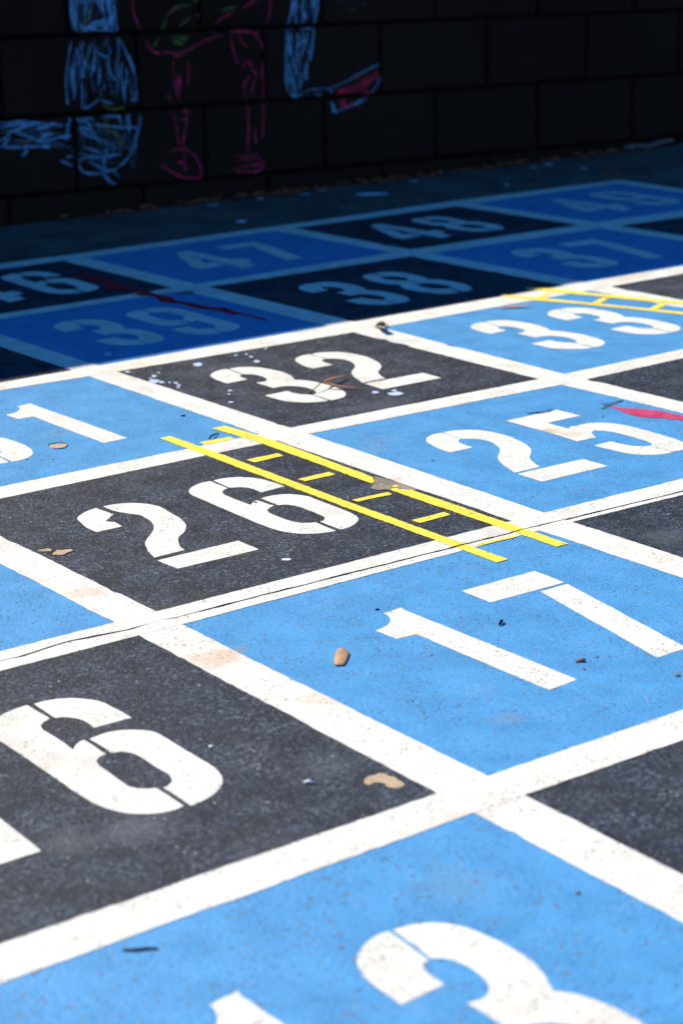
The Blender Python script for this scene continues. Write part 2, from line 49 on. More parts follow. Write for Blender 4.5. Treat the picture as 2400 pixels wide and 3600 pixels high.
SHAPE={
'rail':[[[0.4167,1.2878],[0.4357,1.2877],[0.4409,1.1549],[0.4464,0.809],[0.4569,0.4974],[0.4383,0.498],[0.4286,0.7847],[0.42,1.1546]],[[0.512,1.2848],[0.5366,1.2859],[0.5465,1.1545],[0.545,0.9159],[0.5451,0.9001],[0.5407,0.8955],[0.5369,0.8879],[0.5317,0.8794],[0.5244,0.8786],[0.524,0.8875],[0.522,1.1596]],[[0.5256,0.836],[0.5325,0.8397],[0.537,0.8349],[0.5375,0.8272],[0.5414,0.8239],[0.5431,0.8178],[0.5488,0.8147],[0.549,0.8],[0.557,0.4964],[0.5377,0.4969],[0.5269,0.7716]]],
'rung':[[[0.4517,1.226],[0.5048,1.2242],[0.5056,1.2077],[0.4484,1.2081]],[[0.4542,1.0966],[0.5102,1.0968],[0.5092,1.0789],[0.4538,1.0767]],[[0.4555,0.9628],[0.5108,0.9642],[0.5111,0.9474],[0.4568,0.9474]],[[0.4557,0.8299],[0.5156,0.8282],[0.5135,0.8155],[0.456,0.8175]],[[0.4624,0.7035],[0.5178,0.7041],[0.5185,0.6892],[0.4632,0.6871]],[[0.4657,0.5697],[0.5231,0.567],[0.5247,0.5601],[0.4666,0.5621]]],
'flake':[[[0.5388,0.8491],[0.5462,0.8493],[0.5462,0.844],[0.5399,0.8419],[0.5357,0.8432]]],
'railpatch':[[[0.5453,0.9008],[0.5502,0.9022],[0.5508,0.892],[0.5546,0.8736],[0.5565,0.8529],[0.5574,0.831],[0.5558,0.8094],[0.5491,0.8128],[0.5435,0.8175],[0.5391,0.8263],[0.5372,0.8352],[0.5334,0.8425],[0.5253,0.8357],[0.5222,0.8414],[0.5138,0.8442],[0.5112,0.8484],[0.5109,0.8612],[0.5307,0.8785]]],
'rail2':[[[1.5525,1.8067],[1.5611,1.8129],[1.5788,1.7798],[1.651,1.6026],[1.7134,1.4379],[1.6926,1.4172],[1.6368,1.5874],[1.5706,1.7325]],[[1.6394,1.8308],[1.6491,1.8401],[1.6866,1.7885],[1.7215,1.6781],[1.7529,1.6037],[1.789,1.5128],[1.7706,1.4946],[1.7319,1.582],[1.704,1.6593],[1.662,1.761]]],
'rung2':[[[1.5931,1.7413],[1.6472,1.7707],[1.6504,1.7592],[1.6016,1.7303]],[[1.6388,1.6251],[1.6961,1.6527],[1.7037,1.6392],[1.6455,1.6108]],[[1.6874,1.5085],[1.7428,1.5324],[1.7476,1.515],[1.6923,1.4914]]],
'snake1':[[[1.0843,0.9954],[1.0932,0.9829],[1.0941,0.962],[1.1043,0.9484],[1.1156,0.9358],[1.1236,0.9201],[1.1295,0.9023],[1.1303,0.8822],[1.1337,0.8628],[1.1115,0.8407],[1.1044,0.8562],[1.0994,0.8719],[1.0869,0.8853],[1.078,0.9024],[1.0744,0.9199],[1.0774,0.9417],[1.0832,0.9614],[1.0851,0.9797]]],
'tongue':[[[1.0867,1.0035],[1.0983,0.9966],[1.1144,0.9971],[1.1301,0.9971]],[[1.0629,0.9767],[1.0808,0.9834],[1.1055,0.9905],[1.1277,0.996]],[[1.0827,0.9937],[1.0892,0.9842]]],
'snake2':[[[1.0049,2.6469],[1.0186,2.6104],[1.0214,2.5484],[1.0132,2.4748],[1.007,2.4127],[1.0153,2.383],[1.0176,2.3372],[1.0191,2.297],[1.0237,2.2567],[1.0118,2.2191],[1.0244,2.1872],[1.0265,2.1445],[1.0334,2.1102],[1.0509,2.0986],[1.0447,2.0446],[1.047,1.994],[1.0506,1.9621],[1.0487,1.9354],[1.0421,1.9281],[1.0383,1.954],[1.0359,2.0038],[1.0204,2.0233],[1.0222,2.0645],[1.0115,2.0977],[1.0014,2.1325],[1.0009,2.1836],[0.9835,2.2134],[0.9824,2.2412],[0.9956,2.2755],[0.9945,2.304],[0.9757,2.3208],[0.9828,2.3424],[1.0017,2.3471],[0.9967,2.3821],[0.9747,2.4195],[0.9662,2.4493],[0.9697,2.4686],[0.9962,2.4901],[1.0029,2.5417],[0.9931,2.5977]]],
'patch39':[[[1.0552,2.2862],[1.0715,2.2998],[1.087,2.3012],[1.0916,2.2818],[1.0792,2.2647],[1.0658,2.2724]]],
'hole31':[[[0.2622,1.3645],[0.27,1.3679],[0.2819,1.3645],[0.2879,1.3528],[0.2848,1.3455],[0.2756,1.3355],[0.2652,1.3358],[0.2569,1.3428],[0.2568,1.3526]]],
'patch26':[[[0.0176,0.8871],[0.0208,0.8913],[0.0251,0.8935],[0.0298,0.8988],[0.036,0.8938],[0.0417,0.8925],[0.0463,0.8899],[0.0436,0.8777],[0.0353,0.8783],[0.0306,0.8742],[0.0242,0.8727],[0.0189,0.8781],[0.0151,0.8812]],[[0.009,0.9112],[0.0124,0.9142],[0.0171,0.9122],[0.0234,0.9109],[0.027,0.9069],[0.0215,0.8952],[0.0167,0.8981],[0.0116,0.9016],[0.0094,0.907]]],
'patch16':[[[-0.0688,0.0909],[-0.0643,0.0935],[-0.0582,0.0948],[-0.0543,0.093],[-0.0478,0.0934],[-0.0448,0.0905],[-0.0457,0.0838],[-0.0417,0.0781],[-0.0438,0.0712],[-0.0438,0.0664],[-0.0451,0.06],[-0.0523,0.0573],[-0.0583,0.0602],[-0.0604,0.0649],[-0.0587,0.072],[-0.0606,0.0777],[-0.0642,0.0812],[-0.0681,0.0794],[-0.0727,0.08],[-0.0721,0.085]]],
'drip32':[[[0.7368,1.6771],[0.7306,1.6701],[0.7242,1.6698],[0.7209,1.6752],[0.7223,1.6838],[0.7267,1.6923],[0.7334,1.6951],[0.7398,1.6948],[0.7416,1.6866]],[[0.6078,1.7134],[0.6047,1.7093],[0.6015,1.7113],[0.599,1.7133],[0.5994,1.7178],[0.6016,1.7215],[0.6048,1.7233],[0.6079,1.7222],[0.6092,1.7182]],[[0.6275,1.6536],[0.6237,1.6506],[0.6196,1.6481],[0.6179,1.6516],[0.6187,1.6572],[0.6219,1.6623],[0.6257,1.6645],[0.6294,1.6646],[0.6293,1.6593]],[[0.6458,1.673],[0.6434,1.6697],[0.6418,1.6696],[0.6408,1.6706],[0.6413,1.6738],[0.6437,1.6778],[0.6458,1.6787],[0.6471,1.6786],[0.6468,1.6762]],[[0.6137,1.6161],[0.6059,1.6108],[0.5979,1.6082],[0.5938,1.6159],[0.5943,1.626],[0.6005,1.633],[0.6076,1.6404],[0.6115,1.6326],[0.6142,1.6264]],[[0.6139,1.604],[0.6112,1.5995],[0.6082,1.6009],[0.6051,1.6023],[0.6062,1.6075],[0.6086,1.6118],[0.6123,1.6142],[0.615,1.6122],[0.6154,1.6081]],[[0.6216,1.5956],[0.6191,1.5933],[0.6167,1.5917],[0.6168,1.5945],[0.6173,1.5971],[0.6189,1.6005],[0.6212,1.6023],[0.6226,1.6017],[0.6226,1.5991]],[[0.6297,1.5849],[0.6272,1.5806],[0.6242,1.5809],[0.6221,1.5828],[0.6223,1.5875],[0.6256,1.5917],[0.6288,1.5936],[0.6306,1.5916],[0.6314,1.5888]],[[0.6253,1.5669],[0.6221,1.5635],[0.6187,1.5634],[0.6174,1.5665],[0.6183,1.5704],[0.6204,1.5733],[0.6231,1.5757],[0.6254,1.5746],[0.6262,1.5714]],[[0.6154,1.5538],[0.6132,1.5505],[0.6102,1.5503],[0.609,1.5533],[0.6092,1.5567],[0.6111,1.5599],[0.6139,1.5618],[0.6162,1.5603],[0.6166,1.5571]],[[0.826,1.6987],[0.823,1.6965],[0.8201,1.6942],[0.8189,1.6961],[0.8204,1.7004],[0.8231,1.7041],[0.8257,1.7061],[0.8283,1.7068],[0.8272,1.7028]],[[0.8445,1.693],[0.8421,1.6902],[0.8396,1.6882],[0.8386,1.6893],[0.8404,1.6935],[0.8429,1.6975],[0.8452,1.6989],[0.8472,1.6998],[0.8475,1.6974]],[[0.8407,1.6685],[0.8376,1.664],[0.835,1.6643],[0.8333,1.666],[0.8352,1.6704],[0.8372,1.6756],[0.8412,1.6784],[0.8422,1.6754],[0.8441,1.6734]],[[0.6716,1.4737],[0.6686,1.4722],[0.6656,1.471],[0.6635,1.4733],[0.6638,1.4775],[0.6665,1.4804],[0.6694,1.482],[0.6721,1.481],[0.6727,1.4775]],[[0.6548,1.4557],[0.6525,1.4527],[0.6501,1.4518],[0.6504,1.4546],[0.6506,1.457],[0.6523,1.4606],[0.6547,1.4618],[0.656,1.461],[0.6563,1.459]],[[0.6117,1.6428],[0.6093,1.6413],[0.6076,1.6411],[0.6063,1.6421],[0.6068,1.645],[0.6083,1.648],[0.6105,1.6491],[0.612,1.6485],[0.6121,1.6461]],[[0.8301,1.6277],[0.8252,1.6237],[0.8203,1.622],[0.8193,1.627],[0.8182,1.6325],[0.8234,1.6379],[0.8287,1.643],[0.8312,1.6388],[0.8328,1.6345]],[[0.8556,1.3028],[0.852,1.298],[0.8469,1.299],[0.8433,1.3027],[0.8456,1.3083],[0.8485,1.3119],[0.853,1.3155],[0.8557,1.3112],[0.8568,1.3073]],[[0.8809,1.2665],[0.8725,1.2639],[0.8645,1.2644],[0.8573,1.2703],[0.858,1.28],[0.8634,1.2877],[0.8718,1.286],[0.8808,1.2852],[0.8827,1.2758]],[[0.8856,1.2919],[0.8824,1.289],[0.879,1.2892],[0.8773,1.292],[0.8766,1.2961],[0.8804,1.299],[0.8836,1.2999],[0.8878,1.3004],[0.8881,1.2959]],[[0.671,1.4755],[0.6689,1.472],[0.6668,1.473],[0.6648,1.474],[0.6662,1.4776],[0.6674,1.4816],[0.6703,1.4824],[0.6721,1.4812],[0.6724,1.4786]],[[0.629,1.4037],[0.6262,1.4018],[0.6234,1.4023],[0.6214,1.4046],[0.6203,1.4083],[0.6233,1.4106],[0.6261,1.4126],[0.6286,1.4104],[0.6305,1.4074]],[[0.8979,1.7082],[0.8944,1.704],[0.8914,1.7014],[0.8924,1.705],[0.8932,1.7081],[0.8966,1.7128],[0.8992,1.7152],[0.9006,1.7154],[0.9005,1.7132]]],
'drip39':[[[0.6534,1.8604],[0.6473,1.8525],[0.6413,1.8516],[0.6385,1.8568],[0.64,1.8657],[0.6445,1.875],[0.6508,1.8786],[0.6568,1.8789],[0.6582,1.8706]]],
'leaf17':[[[0.1144,0.3832],[0.108,0.3791],[0.1,0.3728],[0.0914,0.363],[0.0799,0.3475],[0.0784,0.3426],[0.0855,0.3369],[0.0942,0.3442],[0.1062,0.3567],[0.1113,0.3623],[0.1139,0.3729],[0.1143,0.3782]]],
'joint':[[[-0.2044,0.5879],[-0.1788,0.5859],[-0.1198,0.5933],[-0.0672,0.5866],[-0.0408,0.583],[-0.0032,0.5873],[0.0211,0.5834],[0.3027,0.5816],[0.3478,0.5808],[0.4142,0.5789],[0.4541,0.5805],[0.5056,0.5779],[0.5591,0.5791],[0.5764,0.5784],[0.655,0.5743],[0.8375,0.5688]]],
}
CHALK=[
(0,'b',12,[[1.4166,0.6067],[1.4147,0.5658],[1.4156,0.5245],[1.4155,0.4776]]),
(0,'b',12,[[1.4309,0.6061],[1.4292,0.5596],[1.4347,0.5236],[1.4377,0.4736]]),
(0,'b',12,[[1.4692,0.6046],[1.4688,0.5523],[1.4618,0.5195]]),
(0,'b',12,[[1.449,0.5917],[1.4396,0.5482],[1.4337,0.5098],[1.4414,0.4817]]),
(0,'b',12,[[1.55,0.6014],[1.5482,0.5487],[1.5507,0.5095],[1.5568,0.4755]]),
(0,'b',12,[[1.5169,0.5944],[1.5169,0.5446],[1.5185,0.5195]]),
(0,'b',12,[[1.5402,0.6018],[1.5413,0.5434],[1.5421,0.5043],[1.5422,0.4791]]),
(0,'b',12,[[1.4155,0.4776],[1.467,0.4776],[1.5158,0.4777],[1.5569,0.4783]]),
(0,'b',12,[[1.4683,0.497],[1.4904,0.4875],[1.526,0.4828],[1.552,0.4786]]),
(0,'b',12,[[1.4433,0.5093],[1.4611,0.4862],[1.5014,0.5064],[1.5338,0.502]]),
(0,'b',12,[[1.415,0.5617],[1.4534,0.5613],[1.492,0.5609],[1.5473,0.5599]]),
(0,'b',12,[[1.5218,0.5193],[1.5232,0.4913],[1.5356,0.4795]]),
(0,'b',12,[[1.4541,0.4783],[1.4882,0.5043],[1.5211,0.5082],[1.5476,0.5124]]),
(0,'b',20,[[1.5408,0.5351],[1.5441,0.5098],[1.5442,0.4846]]),
(0,'b',20,[[1.5158,0.5779],[1.5153,0.5446],[1.5162,0.5335]]),
(0,'b',20,[[1.4264,0.5872],[1.4237,0.5489],[1.4246,0.5158],[1.4318,0.4822]]),
(0,'b',20,[[1.4975,0.5952],[1.505,0.5617],[1.5039,0.5452]]),
(0,'b',20,[[1.5328,0.5882],[1.5337,0.5521],[1.5356,0.5298]]),
(0,'b',20,[[1.5479,0.518],[1.5336,0.4992],[1.5131,0.4863]]),
(0,'b',20,[[1.474,0.4855],[1.5008,0.4981],[1.5269,0.4967]]),
(0,'b',9,[[1.4195,0.4663],[1.4126,0.4361],[1.4036,0.4005],[1.3975,0.3589],[1.3945,0.317],[1.3973,0.2886]]),
(0,'b',9,[[1.4236,0.4104],[1.4187,0.3855],[1.4197,0.3546],[1.421,0.3263],[1.4176,0.3012]]),
(0,'b',9,[[1.416,0.3941],[1.4109,0.3664],[1.4137,0.3381]]),
(0,'b',9,[[1.4481,0.4619],[1.4446,0.4342],[1.4495,0.4116],[1.4476,0.3836],[1.4427,0.3587]]),
(0,'b',9,[[1.4528,0.4114],[1.4583,0.397],[1.4737,0.3848]]),
(0,'b',9,[[1.4856,0.4654],[1.4861,0.4234],[1.481,0.3956],[1.4811,0.373]]),
(0,'b',9,[[1.5249,0.466],[1.5249,0.4407],[1.5325,0.4319],[1.5231,0.4127],[1.4897,0.4288]]),
(0,'b',9,[[1.5231,0.4127],[1.5247,0.3871],[1.5348,0.3638],[1.5472,0.3502]]),
(0,'b',9,[[1.5592,0.4613],[1.5585,0.4247],[1.5505,0.377],[1.5479,0.3344],[1.5418,0.292]]),
(0,'b',9,[[1.5625,0.4611],[1.5756,0.4322],[1.5903,0.4001],[1.6032,0.365],[1.6078,0.3303],[1.6095,0.3014],[1.6128,0.2722]]),
(0,'b',9,[[1.5668,0.3987],[1.5621,0.3762],[1.5635,0.3448],[1.571,0.3042]]),
(0,'b',9,[[1.5792,0.3837],[1.5791,0.3552],[1.5727,0.3327],[1.5693,0.3043],[1.5699,0.287]]),
(0,'b',9,[[1.5633,0.3419],[1.5834,0.3434]]),
(0,'b',9,[[1.5847,0.3089],[1.6051,0.3132],[1.611,0.2984],[1.5872,0.2944]]),
(0,'b',9,[[1.4744,0.4437],[1.459,0.4082],[1.4514,0.3918]]),
(0,'b',9,[[1.5005,0.3943],[1.497,0.3663],[1.4903,0.3384]]),
(0,'b',9,[[1.5103,0.3427],[1.5061,0.3288]]),
(0,'b',9,[[1.4325,0.4461],[1.4372,0.4207],[1.4365,0.3872]]),
(0,'b',9,[[1.4423,0.353],[1.4406,0.3278],[1.4393,0.2854]]),
(0,'b',16,[[1.4462,0.3865],[1.4431,0.3643]]),
(0,'b',16,[[1.4221,0.3881],[1.4189,0.3659],[1.4214,0.332]]),
(0,'b',16,[[1.588,0.4172],[1.5981,0.391],[1.6035,0.3707]]),
(0,'b',16,[[1.4826,0.3955],[1.4813,0.3758]]),
(0,'b',11,[[1.4378,0.2877],[1.4642,0.2913],[1.4916,0.3078]]),
(0,'b',11,[[1.5011,0.3029],[1.5205,0.2957],[1.5401,0.2914]]),
(0,'b',11,[[1.5873,0.2965],[1.6044,0.3011],[1.6116,0.3092]]),
(0,'b',11,[[1.6131,0.2773],[1.6127,0.2426],[1.6022,0.2085],[1.5863,0.1691],[1.5606,0.1363],[1.5292,0.1187],[1.4954,0.1131],[1.4621,0.1119],[1.436,0.1173],[1.4236,0.1286],[1.4173,0.1551],[1.4203,0.1749]]),
(0,'b',11,[[1.4256,0.2517],[1.4513,0.2453],[1.5001,0.2371],[1.5829,0.2246],[1.6198,0.2187]]),
(0,'b',11,[[1.4181,0.238],[1.4429,0.2188],[1.4748,0.2047],[1.5007,0.1953],[1.5233,0.1832],[1.5392,0.1703]]),
(0,'b',11,[[1.4577,0.2434],[1.4692,0.2195],[1.4812,0.2013],[1.4935,0.1858]]),
(0,'b',11,[[1.506,0.1992],[1.5078,0.1759],[1.5013,0.1533],[1.4917,0.1338]]),
(0,'b',11,[[1.4201,0.1721],[1.4458,0.164],[1.4782,0.1554],[1.5046,0.153]]),
(0,'b',11,[[1.5043,0.1472],[1.5249,0.157],[1.5548,0.1514]]),
(0,'b',11,[[1.4254,0.1544],[1.4452,0.1555],[1.4647,0.1508]]),
(0,'b',11,[[1.4415,0.15],[1.4703,0.1358],[1.4959,0.1218],[1.5222,0.1135],[1.5443,0.091]]),
(0,'b',11,[[1.3938,0.2613],[1.4196,0.2592],[1.4719,0.2594]]),
(0,'b',11,[[1.4916,0.2579],[1.5184,0.2629],[1.5513,0.2561]]),
(0,'b',11,[[1.5514,0.2589],[1.5533,0.2357]]),
(0,'b',11,[[1.3999,0.2565],[1.3919,0.2345],[1.3847,0.2009]]),
(0,'b',11,[[1.4246,0.2375],[1.46,0.2289]]),
(0,'b',11,[[1.4943,0.1481],[1.4993,0.1215]]),
(0,'b',11,[[1.4341,0.1852],[1.4662,0.1738],[1.4887,0.1646]]),
(0,'b',11,[[1.3838,0.1653],[1.4065,0.1647]]),
(0,'b',11,[[1.5785,0.2626],[1.5768,0.2077]]),
(0,'b',11,[[1.3977,0.1784],[1.4105,0.1758]]),
(0,'b',11,[[1.3667,0.1539],[1.4045,0.1361]]),
(0,'b',11,[[1.4917,0.1077],[1.5072,0.0887],[1.5266,0.078]]),
(0,'b',14,[[1.1979,0.2656],[1.2226,0.2636],[1.2509,0.2656],[1.2915,0.2618],[1.3354,0.2532],[1.3927,0.2458]]),
(0,'b',14,[[1.2148,0.2434],[1.24,0.2469],[1.2687,0.2529],[1.3004,0.2532]]),
(0,'b',14,[[1.1942,0.22],[1.2139,0.2323],[1.2272,0.2424]]),
(0,'b',14,[[1.1929,0.2034],[1.2128,0.2184],[1.2245,0.2286]]),
(0,'b',14,[[1.276,0.2243],[1.2886,0.2232]]),
(0,'b',14,[[1.3006,0.2138],[1.3267,0.2229],[1.3462,0.2269],[1.3048,0.2275]]),
(0,'b',14,[[1.1992,0.2042],[1.2553,0.2007],[1.3122,0.1986],[1.3506,0.1981]]),
(0,'b',14,[[1.3215,0.195],[1.3344,0.1967]]),
(0,'b',14,[[1.2911,0.2146],[1.3356,0.2136],[1.3713,0.2177],[1.4036,0.2164]]),
(0,'b',14,[[1.3648,0.2168],[1.4005,0.2181]]),
(0,'b',14,[[1.2535,0.1784],[1.2669,0.1885],[1.2737,0.1935]]),
(0,'b',14,[[1.1971,0.256],[1.2349,0.2613],[1.2786,0.2578]]),
(0,'b',14,[[1.2369,0.2471],[1.2608,0.2312],[1.3008,0.2166]]),
(0,'b',14,[[1.2997,0.2448],[1.3286,0.2481],[1.3612,0.2568]]),
(0,'b',14,[[1.2445,0.2647],[1.248,0.2686]]),
(0,'y',12,[[1.4932,0.5788],[1.4883,0.5542],[1.47,0.5219],[1.452,0.495],[1.4464,0.4842]]),
(0,'y',12,[[1.47,0.4495],[1.471,0.4411]]),
(0,'y',12,[[1.4841,0.4179],[1.4834,0.4067]]),
(0,'y',13,[[1.5037,0.2927],[1.5227,0.2784],[1.5461,0.2795],[1.5662,0.2808]]),
(0,'y',13,[[1.515,0.2618],[1.5076,0.2509],[1.5082,0.2336]]),
(0,'y',13,[[1.4679,0.2483],[1.4835,0.2356],[1.5157,0.2215],[1.5351,0.2112],[1.5473,0.1928],[1.5481,0.1782]]),
(0,'y',13,[[1.2436,0.213],[1.2626,0.2142],[1.2816,0.2148]]),
(1,'p',8,[[1.6083,0.599],[1.608,0.5403],[1.6159,0.5062],[1.6341,0.4742]]),
(1,'p',8,[[1.6398,0.4569],[1.6489,0.4393],[1.668,0.4182],[1.7121,0.4155],[1.7358,0.4084],[1.7638,0.4154],[1.7991,0.4278],[1.8454,0.444],[1.9059,0.4523]]),
(1,'p',8,[[1.7284,0.4002],[1.7425,0.4051],[1.7631,0.4038]]),
(1,'p',8,[[1.7249,0.3975],[1.7231,0.3658],[1.7252,0.3396],[1.7336,0.304],[1.7391,0.2773]]),
(1,'p',8,[[1.7731,0.3945],[1.7707,0.3482],[1.7657,0.3193]]),
(1,'p',8,[[1.7405,0.3676],[1.7438,0.3325],[1.7388,0.3037]]),
(1,'p',8,[[1.7361,0.3505],[1.7341,0.3128]]),
(1,'p',8,[[1.9131,0.4534],[1.9152,0.4211],[1.9245,0.3882],[1.9343,0.3669]]),
(1,'p',8,[[2.0479,0.5814],[2.0453,0.5141],[2.0331,0.4794],[2.0249,0.4562],[2.0026,0.4456]]),
(1,'p',8,[[1.9416,0.4519],[1.9444,0.4341],[1.9687,0.4121]]),
(1,'p',8,[[1.9847,0.4495],[2.0092,0.4275],[2.0171,0.3974],[2.0133,0.347],[2.0133,0.3021],[2.0099,0.2603]]),
(1,'p',8,[[1.9407,0.3488],[1.9523,0.3658],[1.9708,0.3765],[1.977,0.3523],[1.9912,0.3425],[1.9828,0.3162],[1.9705,0.2812],[1.959,0.267]]),
(1,'p',8,[[1.9728,0.3377],[1.954,0.3211],[1.9513,0.3005],[1.9573,0.2702]]),
(1,'p',8,[[1.7666,0.47],[1.8082,0.4706],[1.8182,0.4614]]),
(1,'p',8,[[1.8033,0.5112],[1.8171,0.5076]]),
(1,'p',8,[[1.7105,0.51],[1.7283,0.5234],[1.7494,0.5338]]),
(1,'p',8,[[1.8578,0.4825],[1.9011,0.5035],[1.9299,0.5109]]),
(1,'p',8,[[1.9515,0.5156],[1.9736,0.5292],[2.0027,0.5366]]),
(1,'p',8,[[1.7286,0.5291],[1.7425,0.5341]]),
(1,'p',8,[[1.7027,0.3063],[1.7148,0.2762]]),
(1,'p',16,[[1.9133,0.4587],[1.9491,0.4588],[1.9884,0.4523],[2.0043,0.4426]]),
(1,'p',16,[[1.668,0.4187],[1.6813,0.4145]]),
(1,'p',16,[[1.7397,0.3531],[1.74,0.3269]]),
(1,'p',9,[[1.7415,0.2574],[1.7623,0.2543],[1.7754,0.271]]),
(1,'p',9,[[1.7333,0.233],[1.7578,0.2355]]),
(1,'p',9,[[1.7642,0.2571],[1.7549,0.2136],[1.7442,0.176],[1.7463,0.1492]]),
(1,'p',9,[[1.7226,0.228],[1.7276,0.1922],[1.7325,0.1533]]),
(1,'p',9,[[1.7527,0.2049],[1.7477,0.1758]]),
(1,'p',9,[[1.6869,0.147],[1.722,0.1528],[1.7568,0.1482],[1.7806,0.1312],[1.7966,0.0968],[1.7971,0.0726]]),
(1,'p',9,[[1.6724,0.135],[1.6682,0.1206],[1.688,0.1039],[1.715,0.0865],[1.7528,0.0724],[1.7952,0.0698]]),
(1,'p',9,[[1.7461,0.1462],[1.7447,0.1195],[1.7203,0.1217]]),
(1,'p',9,[[1.7409,0.1139],[1.7542,0.0977],[1.733,0.0967]]),
(1,'p',9,[[1.6854,0.119],[1.6954,0.1121]]),
(1,'p',9,[[1.9594,0.2783],[1.9591,0.2273],[1.9566,0.1671],[1.9564,0.1185]]),
(1,'p',9,[[2.0126,0.2834],[2.0127,0.2382],[2.009,0.1931],[2.0058,0.1569]]),
(1,'p',9,[[1.9836,0.2012],[1.9806,0.1711],[1.9832,0.1466]]),
(1,'p',9,[[1.89,0.1002],[1.9125,0.1164],[1.949,0.1177],[1.9853,0.1068],[2.0067,0.0864],[1.995,0.0722],[1.9544,0.0714],[1.918,0.0763],[1.8932,0.0908],[1.89,0.1002]]),
(1,'p',9,[[1.9153,0.0979],[1.9267,0.109],[1.9559,0.1064],[1.9703,0.099]]),
(1,'p',9,[[1.9219,0.0821],[1.9441,0.0892],[1.9772,0.0892],[2.0031,0.0898]]),
(1,'p',9,[[1.9737,0.0925],[1.9989,0.078],[1.9762,0.0647]]),
(1,'p',9,[[1.7138,0.258],[1.7226,0.228]]),
(1,'p',9,[[1.9843,0.1282],[1.9854,0.1098]]),
(1,'r',16,[[1.7015,0.0967],[1.7252,0.0825],[1.7599,0.0717],[1.7935,0.07]]),
(1,'r',16,[[1.9368,0.0898],[1.9365,0.0807]]),
(1,'g',14,[[1.8838,0.5102],[1.9019,0.5209],[1.9376,0.525]]),
(1,'g',14,[[1.8946,0.5154],[1.9304,0.5225]]),
(1,'g',14,[[1.7141,0.4513],[1.745,0.4525],[1.7759,0.4493]]),
(1,'g',14,[[1.7238,0.4422],[1.7514,0.4435],[1.7761,0.4522]]),
(1,'g',14,[[1.7235,0.4364],[1.7648,0.4355]]),
(1,'g',14,[[1.7465,0.4796],[1.768,0.4957],[1.782,0.5008]]),
(1,'g',14,[[1.6654,0.4326],[1.6763,0.4463],[1.6838,0.4573]]),
(1,'g',14,[[1.7071,0.5102],[1.7212,0.518],[1.7494,0.5338],[1.7839,0.5379]]),
(1,'g',14,[[1.7913,0.5461],[1.8156,0.5479]]),
(1,'g',14,[[1.8532,0.4596],[1.8601,0.4563]]),
(1,'g',14,[[1.6913,0.4711],[1.7066,0.5017]]),
(1,'g',14,[[1.7894,0.5776],[1.8159,0.5536]]),
(2,'b',14,[[2.1233,0.5666],[2.1208,0.5343],[2.117,0.5019],[2.105,0.4698],[2.1004,0.4548],[2.0976,0.4134],[2.0917,0.361],[2.0914,0.3169],[2.0986,0.2875],[2.1102,0.2667]]),
(2,'b',14,[[2.1395,0.566],[2.1299,0.5208],[2.1276,0.4948],[2.1306,0.4619]]),
(2,'b',14,[[2.2078,0.5631],[2.208,0.5216],[2.1988,0.4914],[2.1909,0.4588],[2.1915,0.4323],[2.1835,0.3996],[2.1799,0.3732],[2.1749,0.3447]]),
(2,'b',14,[[2.1664,0.554],[2.1571,0.5196],[2.1616,0.4888],[2.1721,0.4751]]),
(2,'b',14,[[2.1883,0.5531],[2.1872,0.5182],[2.1919,0.4917]]),
(2,'b',14,[[2.1005,0.457],[2.1359,0.4573],[2.1632,0.4548],[2.1935,0.4543]]),
(2,'b',14,[[2.1489,0.52],[2.1561,0.4891],[2.1497,0.4609]]),
(2,'b',14,[[2.1083,0.4478],[2.1057,0.4129],[2.1087,0.382]]),
(2,'b',14,[[2.1272,0.4424],[2.1404,0.4285],[2.1345,0.4157],[2.1365,0.3935]]),
(2,'b',14,[[2.1495,0.4544],[2.1541,0.4278],[2.1429,0.4196]]),
(2,'b',14,[[2.1711,0.4444],[2.1619,0.4141],[2.1501,0.3883],[2.1495,0.3707]]),
(2,'b',14,[[2.1289,0.4116],[2.1333,0.3805],[2.1405,0.3491]]),
(2,'b',14,[[2.1615,0.3588],[2.1621,0.3344],[2.1588,0.3168],[2.1725,0.3114]]),
(2,'b',14,[[2.1538,0.3349],[2.1424,0.3223],[2.1389,0.3003],[2.1274,0.2855]]),
(2,'b',14,[[2.1053,0.3601],[2.1072,0.3379],[2.1172,0.3085],[2.1164,0.2863]]),
(2,'b',14,[[2.1103,0.2689],[2.1348,0.2582],[2.1566,0.2498]]),
(2,'b',14,[[2.116,0.2729],[2.1462,0.2708]]),
(2,'b',14,[[2.1249,0.2924],[2.1269,0.2699]]),
(2,'b',14,[[2.1067,0.2847],[2.1183,0.2616],[2.1374,0.2535]]),
(2,'b',14,[[2.1724,0.3958],[2.1743,0.3691]]),
(2,'b',14,[[2.1398,0.411],[2.1678,0.427]]),
(2,'b',14,[[2.0936,0.3388],[2.1089,0.3068]]),
(2,'b',14,[[2.1168,0.3771],[2.1239,0.3457],[2.1314,0.323]]),
(2,'b',20,[[2.1288,0.5296],[2.1292,0.5013]]),
(2,'b',20,[[2.1071,0.4128],[2.1088,0.3842]]),
(2,'b',20,[[2.1614,0.3566],[2.1603,0.3211]]),
(2,'b',20,[[2.1144,0.3064],[2.1163,0.2818]]),
(2,'b',20,[[2.1989,0.5417],[2.1978,0.5046]]),
(2,'c',9,[[2.1549,0.2813],[2.18,0.284],[2.2135,0.2839],[2.2416,0.2831]]),
(2,'c',9,[[2.1574,0.2744],[2.1627,0.2651]]),
(2,'c',9,[[2.1797,0.2751],[2.1793,0.2639]]),
(2,'c',9,[[2.1908,0.2743],[2.1934,0.2674],[2.2241,0.2629],[2.241,0.2617]]),
(2,'c',9,[[2.2078,0.2821],[2.2088,0.2685]]),
